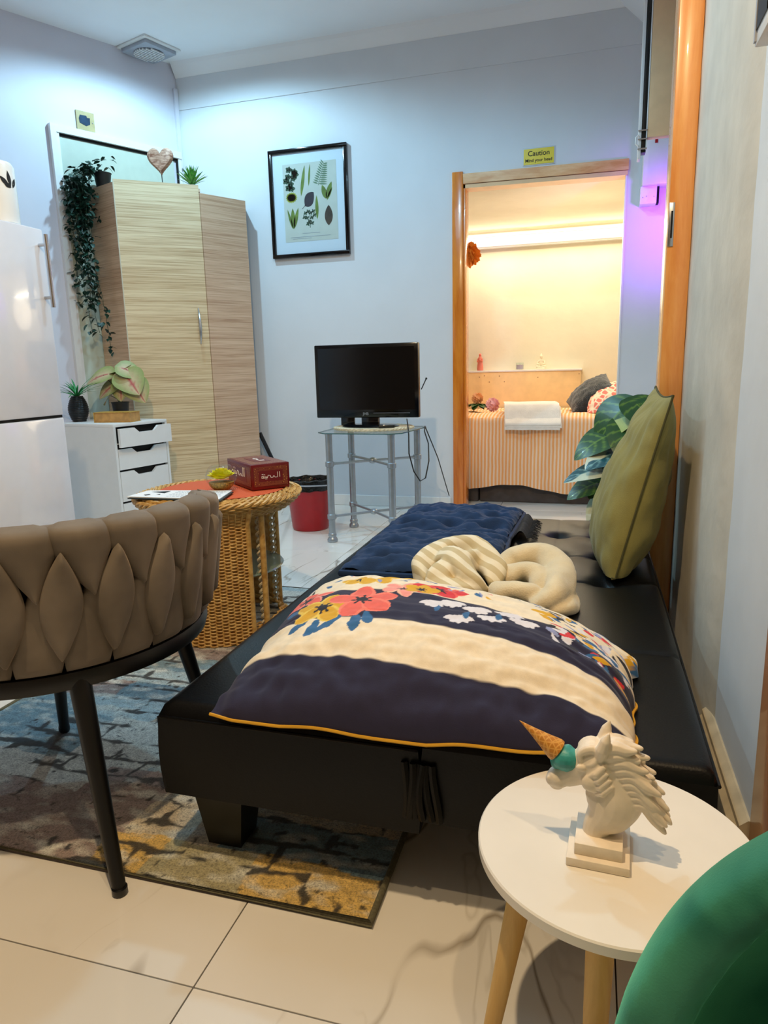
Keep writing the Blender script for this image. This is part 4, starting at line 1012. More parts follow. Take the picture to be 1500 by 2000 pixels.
# ---------------------------------------------------------------- bedroom furniture
FYB = 4.86; BZ = .60
t = thing('bed', (-.4, 5.2, 0), 'bed with orange and white striped duvet and grey base in the bedroom', 'bed')
MB().box((-1.35, FYB+.03, .0), (-.745, BY-.12, .30), bev=.01).build('base', M['bed_base'], t)
MB().box((-.735, FYB+.03, .0), (.66, BY-.12, .30), bev=.01).build('base', M['bed_base'], t)
MB().box((-1.35, FYB+.01, .30), (.66, BY-.11, BZ-.03), bev=.04).build('mattress', M['towel'], t)
def duv(u, v):
    x = -1.40+2.1*u
    hem = .115+.015*math.sin(x*9)+.03*math.exp(-((x-.02)/.16)**2)*-1+.02*nz(x*3, 0, 0)+(.05 if x > .22 else 0)*min(1, (x-.22)*5)
    if v < .5:
        s = v/.5; z = hem+(BZ-hem)*s; w_ = 1-s
        y = FYB-.008-.014*math.sin(x*34+1.5*nz(x*4, 0, 1))*w_**.7-.02*w_+.01*nz(x*8, z*6, 0)
        if s > .92: k = (s-.92)/.08; y += .02*k*k; z -= .0
    else:
        s = (v-.5)/.5; y = FYB+.015+(BY-.11-FYB-.02)*s; z = BZ+.014*math.sin(min(1, s*9)*PI/2)+.012*nz(x*6, y*6, 0)+.006*nz(x*16, y*16, 4)
    return Vector((x, y, z))
MB().grid(220, 80, duv).build('duvet', M['duvet'], t)
o = thing('headboard_shelf', (-.6, BY-.06, 0), 'pale peach headboard box with a ledge behind the bed', 'headboard')
MB().box((-1.3, BY-.095, 0), (-.075, BY, .895), bev=.003).build('panel', M['peach_board'], o)
MB().box((-1.3, BY-.105, .895), (-.068, BY, .91), bev=.002).build('ledge', M['white_lam'], o)
for x, z in ((-.86, .86), (-.82, .87), (-.78, .82), (-.70, .865), (-.66, .82), (-.40, .85), (-.09, .87)): MB().ball((x, BY-.096, z), .004, 8, 5).build('screw_cap', M['heart'], o)
# folded towel
t = thing('folded_towel', (-.42, 5.02, BZ+.02), 'white folded towel on the striped bed', 'towel')
def fold(y0, k): pass
for k, (dz, dx, dl) in enumerate(((0, 0, 0), (.022, .006, .01), (.044, -.004, .02))):
    pr = []
    for i in range(9): a = -PI/2+PI*i/8; pr.append((-(.010)*math.cos(a)-.0, .010*math.sin(a)))
    mb = MB(); A0 = math.radians(6); x0, x1 = -.555+dx, -.19+dx; yb = 5.20; yfr = 4.800
    def tf_(u, v):
        x = x0+(x1-x0)*u
        if v < .4: s = v/.4; y = yb+(yfr-yb)*s; z = .0205
        elif v < .6: a = (v-.4)/.2*PI; y = yfr-.010*math.sin(a); z = .0105+.010*math.cos(a)
        else: s = (v-.6)/.4; y = yfr+(yb-yfr)*s; z = .0005
        sl = max(0, (4.90-y)/.06)*(2.6+1.1*k); 
        z += dz+.003*nz(x*12, y*12, k)-.018*sl
        q = Vector((x-(y-4.85)*.14, y+(x+.42)*.05, BZ+.024+z)); return q
    mb.grid(24, 40, tf_); mb.build('towel_fold', M['towel'], t)
# bed cushions
Rm = Matrix.Rotation(math.radians(-36), 3, 'Y') @ Matrix.Rotation(math.radians(20), 3, 'X')
cushion('fluffy_cushion', (.0, 5.22, BZ+.125), Rm, .34, .34, .17, M['fluffy'], 'dark blue fluffy cushion on the bed', zmin=BZ+.02, wr=.01, rim=False)
def _pinkleaf():
    t = NT('pink_leaf_print'); v = t.coord(); vo = t.n('ShaderNodeTexVoronoi', feature='DISTANCE_TO_EDGE'); vo.inputs['Scale'].default_value = 26; t.l(v, vo.inputs['Vector'])
    t.color(t.ramp(vo.outputs['Distance'], [(.10, lin((252, 226, 196))), (.16, lin((242, 128, 112)))])); t.set(Roughness=.9); return t.m
Rm = Matrix.Rotation(math.radians(-12), 3, 'Y') @ Matrix.Rotation(math.radians(34), 3, 'X')
cushion('leaf_print_cushion', (.155, 5.10, BZ+.11), Rm, .38, .32, .16, _pinkleaf(), 'pink and cream leaf print cushion in front of the dark blue one', zmin=BZ+.02)
# flowers on bed
def posy(name, c, r, mat, label, leaves=False):
    t = thing(name, c, label, 'flower'); c = Vector(c); mb = MB()
    for k in range(60):
        th = math.acos(1-2*(k+.5)/60); ph = k*2.4; d = Vector((math.sin(th)*math.cos(ph), math.sin(th)*math.sin(ph), math.cos(th)))
        leafmesh(mb, c+d*r*.55, d+Vector((random.uniform(-.4, .4), random.uniform(-.4, .4), .1)), Vector((-d.y, d.x, .6)), r*.6, r*.28, .3, 4, .3, m=3)
    mb.ball(c, r*.7, 12, 8); mb.build('petals', mat, t)
    if leaves:
        mb = MB()
        for k in range(14):
            a = k*.9; d = Vector((math.cos(a), math.sin(a)*.7-.2, -.25+.1*(k % 3)))
            leafmesh(mb, c+Vector((.0, -.01, -.04)), d, (0, 0, 1), .10, .025, .15, 6, .2, m=5)
        mb.build('leaves', M['leaf_green'], t)
    return t
posy('orange_blossom', (-.80, 5.20, BZ+.115), .040, M['peach_flower'], 'orange artificial flower with green leaves on the bed', True)
posy('pink_blossom', (-.685, 5.17, BZ+.068), .048, M['pink_flower'], 'round pink pompom flower on the bed beside the orange one')
t = posy('paper_flower', (-.80, 4.80, 1.665), .075, M['orange_flower'], 'orange paper flower hanging inside the doorway at the left jamb')
MB().tube([(-.80, 4.80, 1.72), (-.80, 4.74, 2.03)], .002, 5).build('string', M['rope'], t)
# figurines on ledge
ZL = .9105
t = thing('praying_figurine', (-.86, BY-.055, ZL), 'small coral robed figurine at the left end of the bedroom ledge', 'figurine')
c = Vector((-.86, BY-.055, ZL))
MB().lathe([(0, 0), (.024, 0), (.026, .02), (.022, .05), (.017, .08), (.019, .095), (.010, .112), (0, .114)], c, 20).build('robe', M['pink'], t)
MB().ball(c+Vector((0, 0, .122)), (.011, .011, .013)).build('head', M['pink'], t)
for s in (-1, 1): MB().tube([c+Vector((s*.018, -.005, .09)), c+Vector((s*.02, -.018, .07)), c+Vector((0, -.026, .085))], .005, 8).build('arm', M['pink'], t)
t = thing('candle_glass', (-.545, BY-.055, ZL), 'short glass candle holder with mauve wax on the bedroom ledge', 'candle')
MB().lathe([(.026, 0), (.030, .002), (.030, .055), (.0285, .055), (.0285, .004), (0, .004)], (-.545, BY-.055, ZL), 24).build('glass', M['glass'], t)
MB().lathe([(0, .0045), (.027, .0045), (.027, .038), (0, .038)], (-.545, BY-.055, ZL), 24).build('wax', M['mauve'], t)
t = thing('seated_figurine', (-.38, BY-.055, ZL), 'small ivory cross-legged seated figurine on the bedroom ledge', 'figurine')
c = Vector((-.38, BY-.055, ZL)); mb = MB()
mb.lathe([(0, 0), (.036, 0), (.038, .006), (.034, .012), (0, .012)], c, 24)
mb.ball(c+Vector((0, 0, .045)), (.017, .013, .032)); mb.ball(c+Vector((0, 0, .065)), (.022, .012, .012)); mb.ball(c+Vector((0, -.004, .098)), (.012, .012, .016)); mb.ball(c+Vector((0, 0, .117)), (.006, .006, .006))
mb.tube([c+Vector((0, 0, .074)), c+Vector((0, 0, .09))], .006, 8)
for s in (-1, 1):
    mb.tube([c+Vector((s*.010, -.006, .02)), c+Vector((s*.034, -.012, .021)), c+Vector((-s*.012, -.028, .018))], [.012, .010, .006], 10)
    mb.tube([c+Vector((s*.020, 0, .066)), c+Vector((s*.028, -.008, .044)), c+Vector((s*.006, -.024, .034))], [.007, .006, .004], 8)
mb.build('figure', M['ivory'], t, mods=(('REMESH', dict(mode='VOXEL', voxel_size=.0016)), ('SMOOTH', dict(iterations=4)))); 

# ---------------------------------------------------------------- television stand and television
GZ = .615
t = thing('television_stand', (-1.18, 3.77, 0), 'square glass-topped stand with silver tube legs under the television', 'stand')
gp = [(-1.425, 3.58), (-1.37, 3.52), (-1.0, 3.50), (-.945, 3.54), (-.90, 3.92), (-.93, 3.98), (-1.38, 4.0), (-1.43, 3.95)]
g_ = MB().prism(gp, GZ-.006, GZ).build('glass_top', M['glass'], t, smooth=False)
MB().tube([(x, y, GZ-.003) for x, y in gp], .0032, 6, closed=True).build('glass_rim', M['glass_edge'], g_)
legs = [(-1.365, 3.575), (-1.005, 3.555), (-.955, 3.93), (-1.365, 3.95)]
for x, y in legs:
    l_ = MB().tube([(x, y, .02), (x, y, GZ-.006)], .0185, 16).build('leg', M['silver'], t)
    MB().lathe([(0, 0), (.026, 0), (.030, .010), (.026, .022), (.020, .03), (.024, .036), (.0225, .048), (.0185, .052)], (x, y, 0), 20).build('foot', M['silver'], l_)
    for z in (.44, .145): MB().lathe([(.019, -.016), (.024, -.012), (.024, .012), (.019, .016)], (x, y, z), 20).build('collar', M['silver'], l_)
    MB().lathe([(.0, GZ-.0145), (.021, GZ-.0145), (.021, GZ-.0065), (0, GZ-.0065)], (x, y, 0), 20).build('cap', M['silver'], l_)
cx, cy = sum(l[0] for l in legs)/4, sum(l[1] for l in legs)/4
for z in (.44, .145):
    for x, y in legs: MB().tube([(x, y, z), (x+(cx-x)*.15, y+(cy-y)*.15, z), (cx, cy, z)], [.013, .0075, .0075], 10).build('cross_bar', M['silver'], t)
    MB().ball((cx, cy, z), (.024, .024, .018)).build('hub', M['silver'], t)
t = thing('woven_mat', (-1.16, 3.76, GZ), 'round cream woven mat under the television', 'mat')
mb = MB().lathe([(0, .001), (.205, .001), (.212, .008), (.205, .014), (0, .013)], (0, 0, 0), 48)
for v in mb.v: v.x = v.x*1.08-1.165; v.y = v.y*.85+3.765; v.z += GZ
mb.build('mat_body', M['cream_weave'], t)
mb = MB()
for k in range(3): mb.tube([(-1.165+1.08*(.205+.006*math.cos(i*1.3+k*2.1))*math.cos(2*PI*i/90), 3.765+.85*(.205+.006*math.cos(i*1.3+k*2.1))*math.sin(2*PI*i/90), GZ+.010+.004*math.sin(i*1.3+k*2.1)) for i in range(90)], .005, 5, closed=True)
tag(mb.build('braided_edge', M['cream_weave'], t), kind='stuff')
t = thing('television', (-1.185, 3.78, GZ+.015), 'black flat television on the glass stand', 'television')
tz0, tz1 = .679, 1.083; TX0, TX1 = -1.50, -.90
MB().box((TX0, 3.755, tz0), (TX1, 3.80, tz1), bev=.006).build('casing', M['black_gloss'], t)
MB().box((TX0+.022, 3.753, tz0+.045), (TX1-.022, 3.7555, tz1-.02)).build('screen', M['screen'], t, smooth=False)
MB().box((TX0+.08, 3.80, tz0+.03), (TX1-.08, 3.86, tz1-.06), bev=.02).build('rear_housing', M['black'], t)
MB().box((-1.235, 3.76, GZ+.02), (-1.135, 3.80, tz0+.01), bev=.006).build('neck', M['black_gloss'], t)
mb = MB().lathe([(0, 0), (1, 0), (1, .004), (.9, .012), (.3, .016), (0, .016)], (0, 0, 0), 48)
for v in mb.v: v.x = v.x*.165-1.185; v.y = v.y*.105+3.775; v.z += GZ+.0145
mb.build('base', M['black_gloss'], t)
MB().box((-1.36, 3.77, GZ+.02), (-1.28, 3.79, tz0+.01), bev=.004).build('support', M['black_gloss'], t)
MB().box((-1.16, 3.752, tz0+.026), (-.95, 3.7535, tz0+.0275)).build('trim_line', M['grey_plastic'], t, smooth=False)
text('JMB', .021, (-1.205, 3.7525, tz0+.022), (PI/2, 0, 0), 'badge', M['silver'], t, bold=.0004)
t = thing('remote_control', (-1.05, 3.70, GZ+.02), 'small black remote and plug lying by the television base', 'remote')
MB().box((-1.11, 3.665, GZ+.0155), (-1.02, 3.70, GZ+.029), rotz(.4, (-1.06, 3.68, 0)), bev=.004).build('remote_body', M['black'], t)
MB().box((-1.085, 3.67, GZ+.0292), (-1.05, 3.69, GZ+.031), rotz(.4, (-1.06, 3.68, 0)), bev=.001).build('silver_label', M['chrome'], t)
mb = MB().tube([(-.99, 3.84, .665), (-.955, 3.72, .645), (-.925, 3.62, .60), (-.92, 3.60, .50), (-.90, 3.62, .40), (-.87, 3.64, .345), (-.845, 3.66, .36), (-.83, 3.68, .45), (-.84, 3.72, .54), (-.88, 3.80, .60), (-.90, 3.90, .62), (-.89, 4.2, .40), (-.89, 4.55, .1)], .0035, 6)
tag(mb.build('television_cable', M['rope'], None, (-.9, 3.6, .35)), 'thin black cable looping down from the television stand', 'cable')
mb = MB().tube([(-.895, 3.80, .83), (-.875, 3.80, .87), (-.868, 3.80, .885)], .003, 6); mb.ball((-.866, 3.80, .888), .006, 8, 6)
tag(mb.build('side_antenna', M['rope'], None, (-.88, 3.8, .86)), 'tiny black aerial lead poking out right of the television', 'aerial')

# ---------------------------------------------------------------- red bin
bc = (-1.62, 3.88, 0); t = thing('waste_bin', bc, 'red plastic bin lined with a black bag beside the television stand', 'bin')
MB().lathe([(0, .001), (.105, .001), (.112, .012), (.138, .285), (.142, .29), (.136, .293), (.130, .285), (.108, .02), (0, .02)], bc, 40).build('bucket', M['red_plastic'], t)
def bagf(u, v):
    a = 2*PI*u; r, z = ((.1435, .245), (.1440, .285), (.1425, .305), (.134, .308), (.125, .27), (.10, .12), (.0, .10))[min(6, int(round(v*6)))]
    k = 1+.02*nz(math.cos(a)*4, math.sin(a)*4, v*2); return Vector((bc[0]+r*k*math.cos(a), bc[1]+r*k*math.sin(a), z+.014*nz(math.cos(a)*3, math.sin(a)*3, 0)*(z > .2)))
MB().grid(64, 7, bagf, closed_u=True).build('liner', M['bag'], t)
hpth = [(bc[0]+.1475*math.cos(a), bc[1]+.1475*math.sin(a), .272-.012*math.sin(a)) for a in [PI+PI*i/24 for i in range(25)]]
MB().tube(hpth, .004, 8).build('handle', M['grey_plastic'], t)
mb = MB().tube([(-2.245, 4.52, .52), (-2.15, 4.50, .336), (-1.99, 4.46, .02)], .014, 8)
tag(mb.build('mop_handle', M['black'], None, (-2.1, 4.48, .0)), 'black pole leaning in the gap right of the wardrobe', 'pole')

# ---------------------------------------------------------------- wicker table
WC = Vector((-1.31, 2.27, 0)); WR = .29; WZ = .52
t = thing('wicker_table', WC, 'honey coloured round wicker table with glass shelf behind the taupe chair', 'table')
MB().lathe([(0, WZ-.03), (WR-.03, WZ-.03), (WR-.02, WZ-.012), (0, WZ-.008)], WC, 48).build('top_board', M['wicker'], t)
MB().lathe([(0, WZ-.0075), (WR-.045, WZ-.0075), (WR-.043, WZ-.002), (0, WZ-.002)], WC, 48).build('glass_top', M['mint_glass'], t)
mb = MB()      # braided rim flaring outwards
for k in range(3):
    for lay in range(3):
        R0 = WR-.035+.020*lay; Z0 = WZ+.0-.002*lay*lay
        mb.tube([WC+Vector(((R0+.007*math.cos(i*.9+k*2.1))*math.cos(2*PI*i/150), (R0+.007*math.cos(i*.9+k*2.1))*math.sin(2*PI*i/150), Z0+.006*math.sin(i*.9+k*2.1))) for i in range(150)], .0052, 5, closed=True)
tag(mb.build('braided_rim', M['wicker'], t), kind='stuff')
def weave(fn, rows, cols, amp, r=.0028, ph=0):
    """fn(u, v)->(point, normal): strands woven over stakes"""
    mb = MB()
    for j in range(rows):
        v = (j+.5)/rows; path = []; k = cols*4
        for i in range(k+1):
            u = i/k; p, n_ = fn(u, v); path.append(p+n_*amp*math.sin(PI*cols*u+PI*(j % 2)))
        mb.tube(path, r, 5, flat=1.0)
    return mb
mb = weave(lambda u, v: (WC+Vector(((WR+.008-.055*v**1.5)*math.cos(2*PI*u), (WR+.008-.055*v**1.5)*math.sin(2*PI*u), WZ-.012-.05*v)), Vector((math.cos(2*PI*u), math.sin(2*PI*u), 0))), 8, 72, .004, .0038)
tag(mb.build('woven_apron', M['wicker'], t), kind='stuff')
def panel(a0, a1, R, z0, z1):
    def fn(u, v):
        a = a0+(a1-a0)*u; z = z1-(z1-z0)*v; rr = R+.035*max(0, (z-(z1-.07))/.07)**2+.008*max(0, 1-(z-z0)/.05)
        return WC+Vector((rr*math.cos(a), rr*math.sin(a), z)), Vector((math.cos(a), math.sin(a), 0))
    return fn
for a0, a1 in ((math.radians(-108), math.radians(-40)), (math.radians(72), math.radians(140))):
    fn = panel(a0, a1, .255, .012, WZ-.02)
    pn = tag(weave(fn, 84, 14, .0038, .0031).build('woven_panel', M['wicker'], t), kind='stuff')
    mb = MB()
    for i in range(15): mb.tube([fn(i/14, v/8)[0] for v in range(9)], .0028, 6)
    tag(mb.build('stake', M['wicker'], pn), kind='stuff')
    MB().grid(20, 8, lambda u, v: fn(u, v)[0]-fn(u, v)[1]*.006).build('panel_lining', M['wicker'], pn)
    for e in (0, 1):
        p0 = fn(e, 1)[0]; p1 = fn(e, 0)[0]; MB().tube([fn(e, v/8)[0] for v in range(9)], .010, 10).build('edge_pole', M['wicker'], pn)
for a in (-24, -124, 56, 156):
    a = math.radians(a); x, y = .235*math.cos(a), .235*math.sin(a)
    MB().tube([WC+Vector((x, y, .012)), WC+Vector((x, y, WZ-.03))], .011, 12).build('leg', M['wicker'], t)
    mb = MB()
    for k in range(2): mb.tube([WC+Vector((x*.93+.009*math.cos(i*.8+PI*k), y*.93+.009*math.sin(i*.8+PI*k), .05+.42*i/70)) for i in range(71)], .005, 5)
    mb.build('twisted_post', M['cream_weave'], t)
MB().lathe([(0, .235), (.222, .235), (.225, .239), (.222, .243), (0, .243)], WC, 48).build('glass_shelf', M['mint_glass'], t)
mb = weave(lambda u, v: (WC+Vector(((.25-.05*v)*math.cos(2*PI*u), (.25-.05*v)*math.sin(2*PI*u), .02+.035*v)), Vector((math.cos(2*PI*u), math.sin(2*PI*u), 0))), 7, 60, .004, .0042)
tag(mb.build('woven_base_ring', M['wicker'], t), kind='stuff')
for a in (-85, 95): 
    a = math.radians(a); MB().tube([WC+Vector((.24*math.cos(a+s), .24*math.sin(a+s), .012)) for s in (-.4, 0, .4)], .012, 8).build('runner', M['yellow_wood'], t)
# on the wicker table
o = MB().lathe([(0, .0), (.232, .0), (.235, .003), (.232, .005), (0, .005)], (WC.x, WC.y+.03, WZ+.0085-.008), 48); 
o = o.build('round_placemat', M['terra'], None, (WC.x, WC.y, WZ)); tag(o, 'round orange woven placemat on the wicker table', 'placemat')
for v in o.data.vertices: pass
th = math.radians(47); ex = Vector((math.cos(th), math.sin(th), 0)); ey = Vector((-math.sin(th), math.cos(th), 0)); bw, bd, bh = .145, .26, .092
bxc = Vector((-1.158, 2.245, WZ+.009))+ex*bw/2+ey*bd/2; t = thing('red_gift_box', bxc, 'dark red patterned box with white script on the wicker table', 'box')
def _ornate():
    t = NT('ornate_red_gold'); v = t.coord(scale=(26, 26, 26)); vo = t.n('ShaderNodeTexVoronoi')
    vo.inputs['Scale'].default_value = 4.2; vo.inputs['Randomness'].default_value = .5; t.l(v, vo.inputs['Vector'])
    t.color(t.ramp(vo.outputs['Distance'], [(.18, lin((176, 128, 64))), (.34, lin((104, 22, 26))), (.56, lin((128, 62, 40)))])); t.set(Roughness=.35); return t.m
RB = Matrix.Translation(bxc) @ Matrix.Rotation(th, 4, 'Z')
mred = simple('deep_red_card', (108, 12, 20), .3, var=.05); morn = _ornate()
MB().box((-bw/2, -bd/2, 0), (bw/2, bd/2, bh*.8), RB, bev=.001).build('box_base', mred, t)
MB().box((-bw/2-.001, -bd/2-.001, bh*.22), (bw/2+.001, bd/2+.001, bh), RB, bev=.001).build('lid', mred, t)
MB().box((-bw/2+.008, -bd/2-.0018, .012), (bw/2-.008, -bd/2-.0008, bh-.010), RB).build('pattern_panel', morn, t, smooth=False)
MB().box((-bw/2-.0018, -bd/2+.008, .012), (-bw/2-.0008, bd/2-.008, bh-.010), RB).build('pattern_panel', morn, t, smooth=False)
MB().box((-bw/2+.006, -bd/2+.006, bh+.0001), (bw/2-.006, bd/2-.006, bh+.0009), RB).build('pattern_panel', morn, t, smooth=False)
MB().box((-bw/2+.026, -bd/2-.0024, .028), (bw/2-.026, -bd/2-.0014, bh-.024), RB).build('title_panel', mred, t, smooth=False)
MB().box((-bw/2-.0024, -bd/2+.05, .024), (-bw/2-.0014, bd/2-.05, bh-.022), RB).build('title_panel', mred, t, smooth=False)
MB().box((-.03, -.06, bh+.0008), (.03, .06, bh+.0016), RB).build('title_panel', mred, t, smooth=False)
script = [[(.95, .2), (.95, .95)], [(.84, .95), (.84, .2), (.70, .2), (.68, .35), (.62, .38), (.60, .2), (.5, .2)], [(.5, .2), (.46, .5), (.36, .55), (.32, .2), (.26, .2)], [(.26, .2), (.26, .42)], [(.26, .2), (.20, .2), (.20, .5)], [(.20, .2), (.12, .2), (.12, .5), (.04, .45), (.03, .22), (.12, .2)]]
dots = [(.23, .05), (.29, .05), (.19, .68), (.06, .72), (.11, .74)]
def write(fn, w_, r):
    mb = MB()
    for s in script: mb.tube([fn(x*w_, y*w_*.34) for x, y in s], r, 5)
    for x, y in dots: mb.ball(fn(x*w_, y*w_*.34), r*1.2, 6, 4)
    return mb
write(lambda x, y: RB @ Vector((-.038+x, -bd/2-.0026, .036+y)), .076, .0013).build('script_lettering', M['paper'], t)
write(lambda x, y: RB @ Vector((-bw/2-.0026, .062-x, .034+y)), .13, .0016).build('script_lettering', M['paper'], t)
write(lambda x, y: RB @ Vector((-.010+y, .04-x, bh+.0018)), .08, .0012).build('script_lettering', M['paper'], t)
c = Vector((-1.275, 2.235, WZ+.0085)); t = thing('flower_bowl', c, 'round glass bowl holding a yellow rose on gold gravel', 'bowl')
pr = [(.030, .001)]+[(.055*math.sin(a), .052-.052*math.cos(a)) for a in [.6+(2.5-.6)*i/14 for i in range(15)]]
MB().lathe([(0, .001)]+pr, c, 32).build('glass', M['glass'], t)
MB().lathe([(0, .003), (.028, .004), (.042, .018), (.046, .032), (0, .036)], c, 24).build('gravel', M['gold_bits'], t)
mb = MB()
for k in range(40):
    a = k*2.4; r = .006+.030*(k/40); mb2 = leafmesh(mb, c+Vector((r*.4*math.cos(a), r*.7*math.sin(a), .044)), (math.cos(a)*(.25+k/36), math.sin(a)*(.25+k/36), .9-.6*k/40), (-math.cos(a), -math.sin(a), .8), .040, .022, -.1, 5, .3, m=5)
mb.build('yellow_rose', M['yellow_petal'], t)
t = thing('booklet', (-1.40, 2.10, WZ+.009), 'open printed sheet with dark cover at the edge of the wicker table', 'booklet')
q = [(-1.53, 2.03), (-1.175, 2.035), (-1.215, 2.20), (-1.53, 2.155)]
MB().prism([(x+.012, y-.012) for x, y in q], WZ+.0105, WZ+.014).build('dark_cover', M['dark_cover'], t, smooth=False)
MB().prism(q, WZ+.0141, WZ+.0165).build('paper_sheet', M['paper'], t, smooth=False)
ROT = lambda s, r_: Vector((q[3][0]+(q[2][0]-q[3][0])*s, q[3][1]+(q[2][1]-q[3][1])*s, 0)).lerp(Vector((q[0][0]+(q[1][0]-q[0][0])*s, q[0][1]+(q[1][1]-q[0][1])*s, 0)), r_)+Vector((0, 0, WZ+.0168))
mb = MB()
for j in range(5):
    s = .40
    while s < .95:
        L = random.uniform(.012, .035); a, b = .15+.16*j, .15+.16*j+.05; mb.add([ROT(s, b), ROT(s+L, b), ROT(s+L, a), ROT(s, a)], [(0, 1, 2, 3)]); s += L+.012
tag(mb.build('printed_lines', M['grey_plastic'], t, smooth=False), kind='stuff')
mb = MB(); mb.add([ROT(.10, .25), ROT(.30, .10), ROT(.30, .45)], [(2, 1, 0)]); mb.add([ROT(.12, .7), ROT(.16, .6), ROT(.2, .7), ROT(.16, .8)], [(3, 2, 1, 0)]); mb.add([ROT(.24, .6), ROT(.28, .55), ROT(.3, .7)], [(2, 1, 0)])
tag(mb.build('printed_drawing', M['ink'], t, smooth=False), kind='stuff')

# ---------------------------------------------------------------- taupe woven chair
CC = Vector((-1.15, 1.23, 0)); CR = .315; t = thing('woven_chair', CC, 'taupe velvet chair with plaited strap back and black legs', 'chair')
def cyl(a, r, z): return CC+Vector((r*math.cos(a), r*math.sin(a), z-.022*max(0, (a-.2)/.62)*max(0, (z-.42)/.26)))
A0, A1 = math.radians(-137), math.radians(47); NL = 12; DA = (A1-A0)/NL; ZR = .418; ZT = .685
def puff(a_fn, w_fn, z0, z1, thick, r_fn, n=26, m=17, name='strap'):
    mb = MB()
    def f(sg):
        def g(u, v):
            s = v; q = 2*u-1; ww = w_fn(s); e = max(0, 1-q*q)**.5; end = min(1, (s*(1-s)*14))**.5
            return cyl(a_fn(s)+q*ww/CR, r_fn(s)+(thick*e*end*(1 if sg > 0 else -.35)), z0+(z1-z0)*s)
        return g
    mb.grid(m, n, f(1)); mb.grid(m, n, f(-1), flip=True); return mb.build(name, M['taupe'], t, merge=True)
hw = DA*CR/2
rb = lambda z: CR+.010+.035*((z-ZR)/(ZT-ZR))      # band leans slightly outwards
for k in range(NL):
    a = A0+(k+.5)*DA
    # upper lobe: folds over the rail, tapers to a point
    def wU(s): return hw*1.12*(min(1, (s/.62))**1.0)*(1 if s < .86 else math.sqrt(max(0, 1-((s-.86)/.14)**2))*.35+.65 if s < 1 else .5)
    puff(lambda s, a=a: a-.02+.05*(1-s), wU, .552, ZT+.012, .026, lambda s: rb(.552+(ZT-.552)*s)-(.020*max(0, (s-.8)/.2)**2), name='upper_strap')
    # lens shaped middle strap
    def wM(s): return hw*.80*math.sin(PI*min(1, max(0, s)))**1.0
    puff(lambda s, a=a: a+DA*.5+.05*(s-.5), wM, .435, .650, .021, lambda s: rb(.435+.215*s)+.013, name='middle_strap')
    def wL(s): return hw*1.10*(1-s**1.7)**.7*(.82+.18*min(1, s*5))
    puff(lambda s, a=a: a-.02+.06*s, wL, .408, .590, .018, lambda s: rb(.408+.182*s)-.001, name='lower_strap')
mb = MB().grid(60, 6, lambda u, v: cyl(A0+(A1-A0)*u, rb(ZR+(ZT-ZR-.02)*v)-.012, ZR+(ZT-ZR-.02)*v)).grid(60, 6, lambda u, v: cyl(A0+(A1-A0)*u, rb(ZR+(ZT-ZR-.02)*v)-.035, ZR+(ZT-ZR-.02)*v), flip=True)
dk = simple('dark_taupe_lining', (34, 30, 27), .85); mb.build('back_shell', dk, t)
MB().tube([cyl(A0+(A1-A0)*i/40, rb(ZT)-.022, ZT-.01) for i in range(41)], .018, 10).build('top_rail', M['taupe'], t)
for e in (A0, A1): MB().tube([cyl(e, rb(ZR)-.015, ZR), cyl(e, rb(ZT)-.018, ZT)], .012, 10).build('end_rail', M['black_metal'], t)
# frame band and seat
mb = MB(); n = 64
mb.lathe([(CR+.004, .372), (CR+.016, .374), (CR+.020, .390), (CR+.014, .406), (CR-.01, .408), (CR-.02, .372), (CR+.004, .372)], CC, n); mb.build('seat_frame', M['black_metal'], t)
MB().lathe([(0, .372), (CR-.02, .372), (CR-.01, .385), (CR-.012, .43), (CR-.03, .455), (CR-.08, .465), (0, .468)], CC, 48).build('seat', M['taupe'], t)
for fx, fy, tx, ty in ((-.813, .944, -.915, 1.02), (-.915, 1.475, -.965, 1.41), (-1.333, 1.41, -1.30, 1.38), (-1.42, .95, -1.36, 1.03)):
    l_ = MB().tube([(fx, fy, .012 if fy > Y0 else .0), (tx, ty, .385)], [.0125, .021], 14).build('leg', M['black_metal'], t)
    MB().lathe([(0, .0), (.013, .0), (.0145, .004), (.0145, .014), (0, .014)], (fx, fy, .0125 if fy > Y0 else 0.0005), 14).build('foot_cap', M['black'], l_)

# ---------------------------------------------------------------- side table and unicorn
TC = Vector((.050, .862, 0)); TR = .178; TZ = .33
t = thing('side_table', TC, 'small round white side table with pale wooden legs', 'table')
MB().lathe([(0, TZ-.016), (TR-.002, TZ-.016), (TR, TZ-.014), (TR, TZ-.002), (TR-.002, TZ), (0, TZ)], TC, 96).build('tabletop', M['white_table'], t)
for a in (200, 290, 60, 140)[:3]:
    pass
for a in (203, 262, 322, 83):
    a = math.radians(a); d = Vector((math.cos(a), math.sin(a), 0))
    MB().tube([TC+d*.175+Vector((0, 0, .001)), TC+d*.118+Vector((0, 0, TZ-.017))], [.010, .0175], 20).build('leg', M['yellow_wood'], t)
UB = Vector((.030, .842, TZ)); t = thing('unicorn_bust', UB, 'white unicorn head bust with ice cream cone horn on the side table', 'statue')
RZ = Matrix.Translation(UB) @ Matrix.Rotation(math.radians(-3), 4, 'Z')
def Q(x, y, z): return RZ @ Vector((x*.84, y*.9, .0275+(z-.0275)*.84))
MB().box((-.038, -.043, .0005), (.038, .043, .012), RZ, bev=.001).build('plinth_lower', M['plaster'], t)
MB().box((-.029, -.034, .012), (.029, .034, .028), RZ, bev=.001).build('plinth_upper', M['plaster'], t)
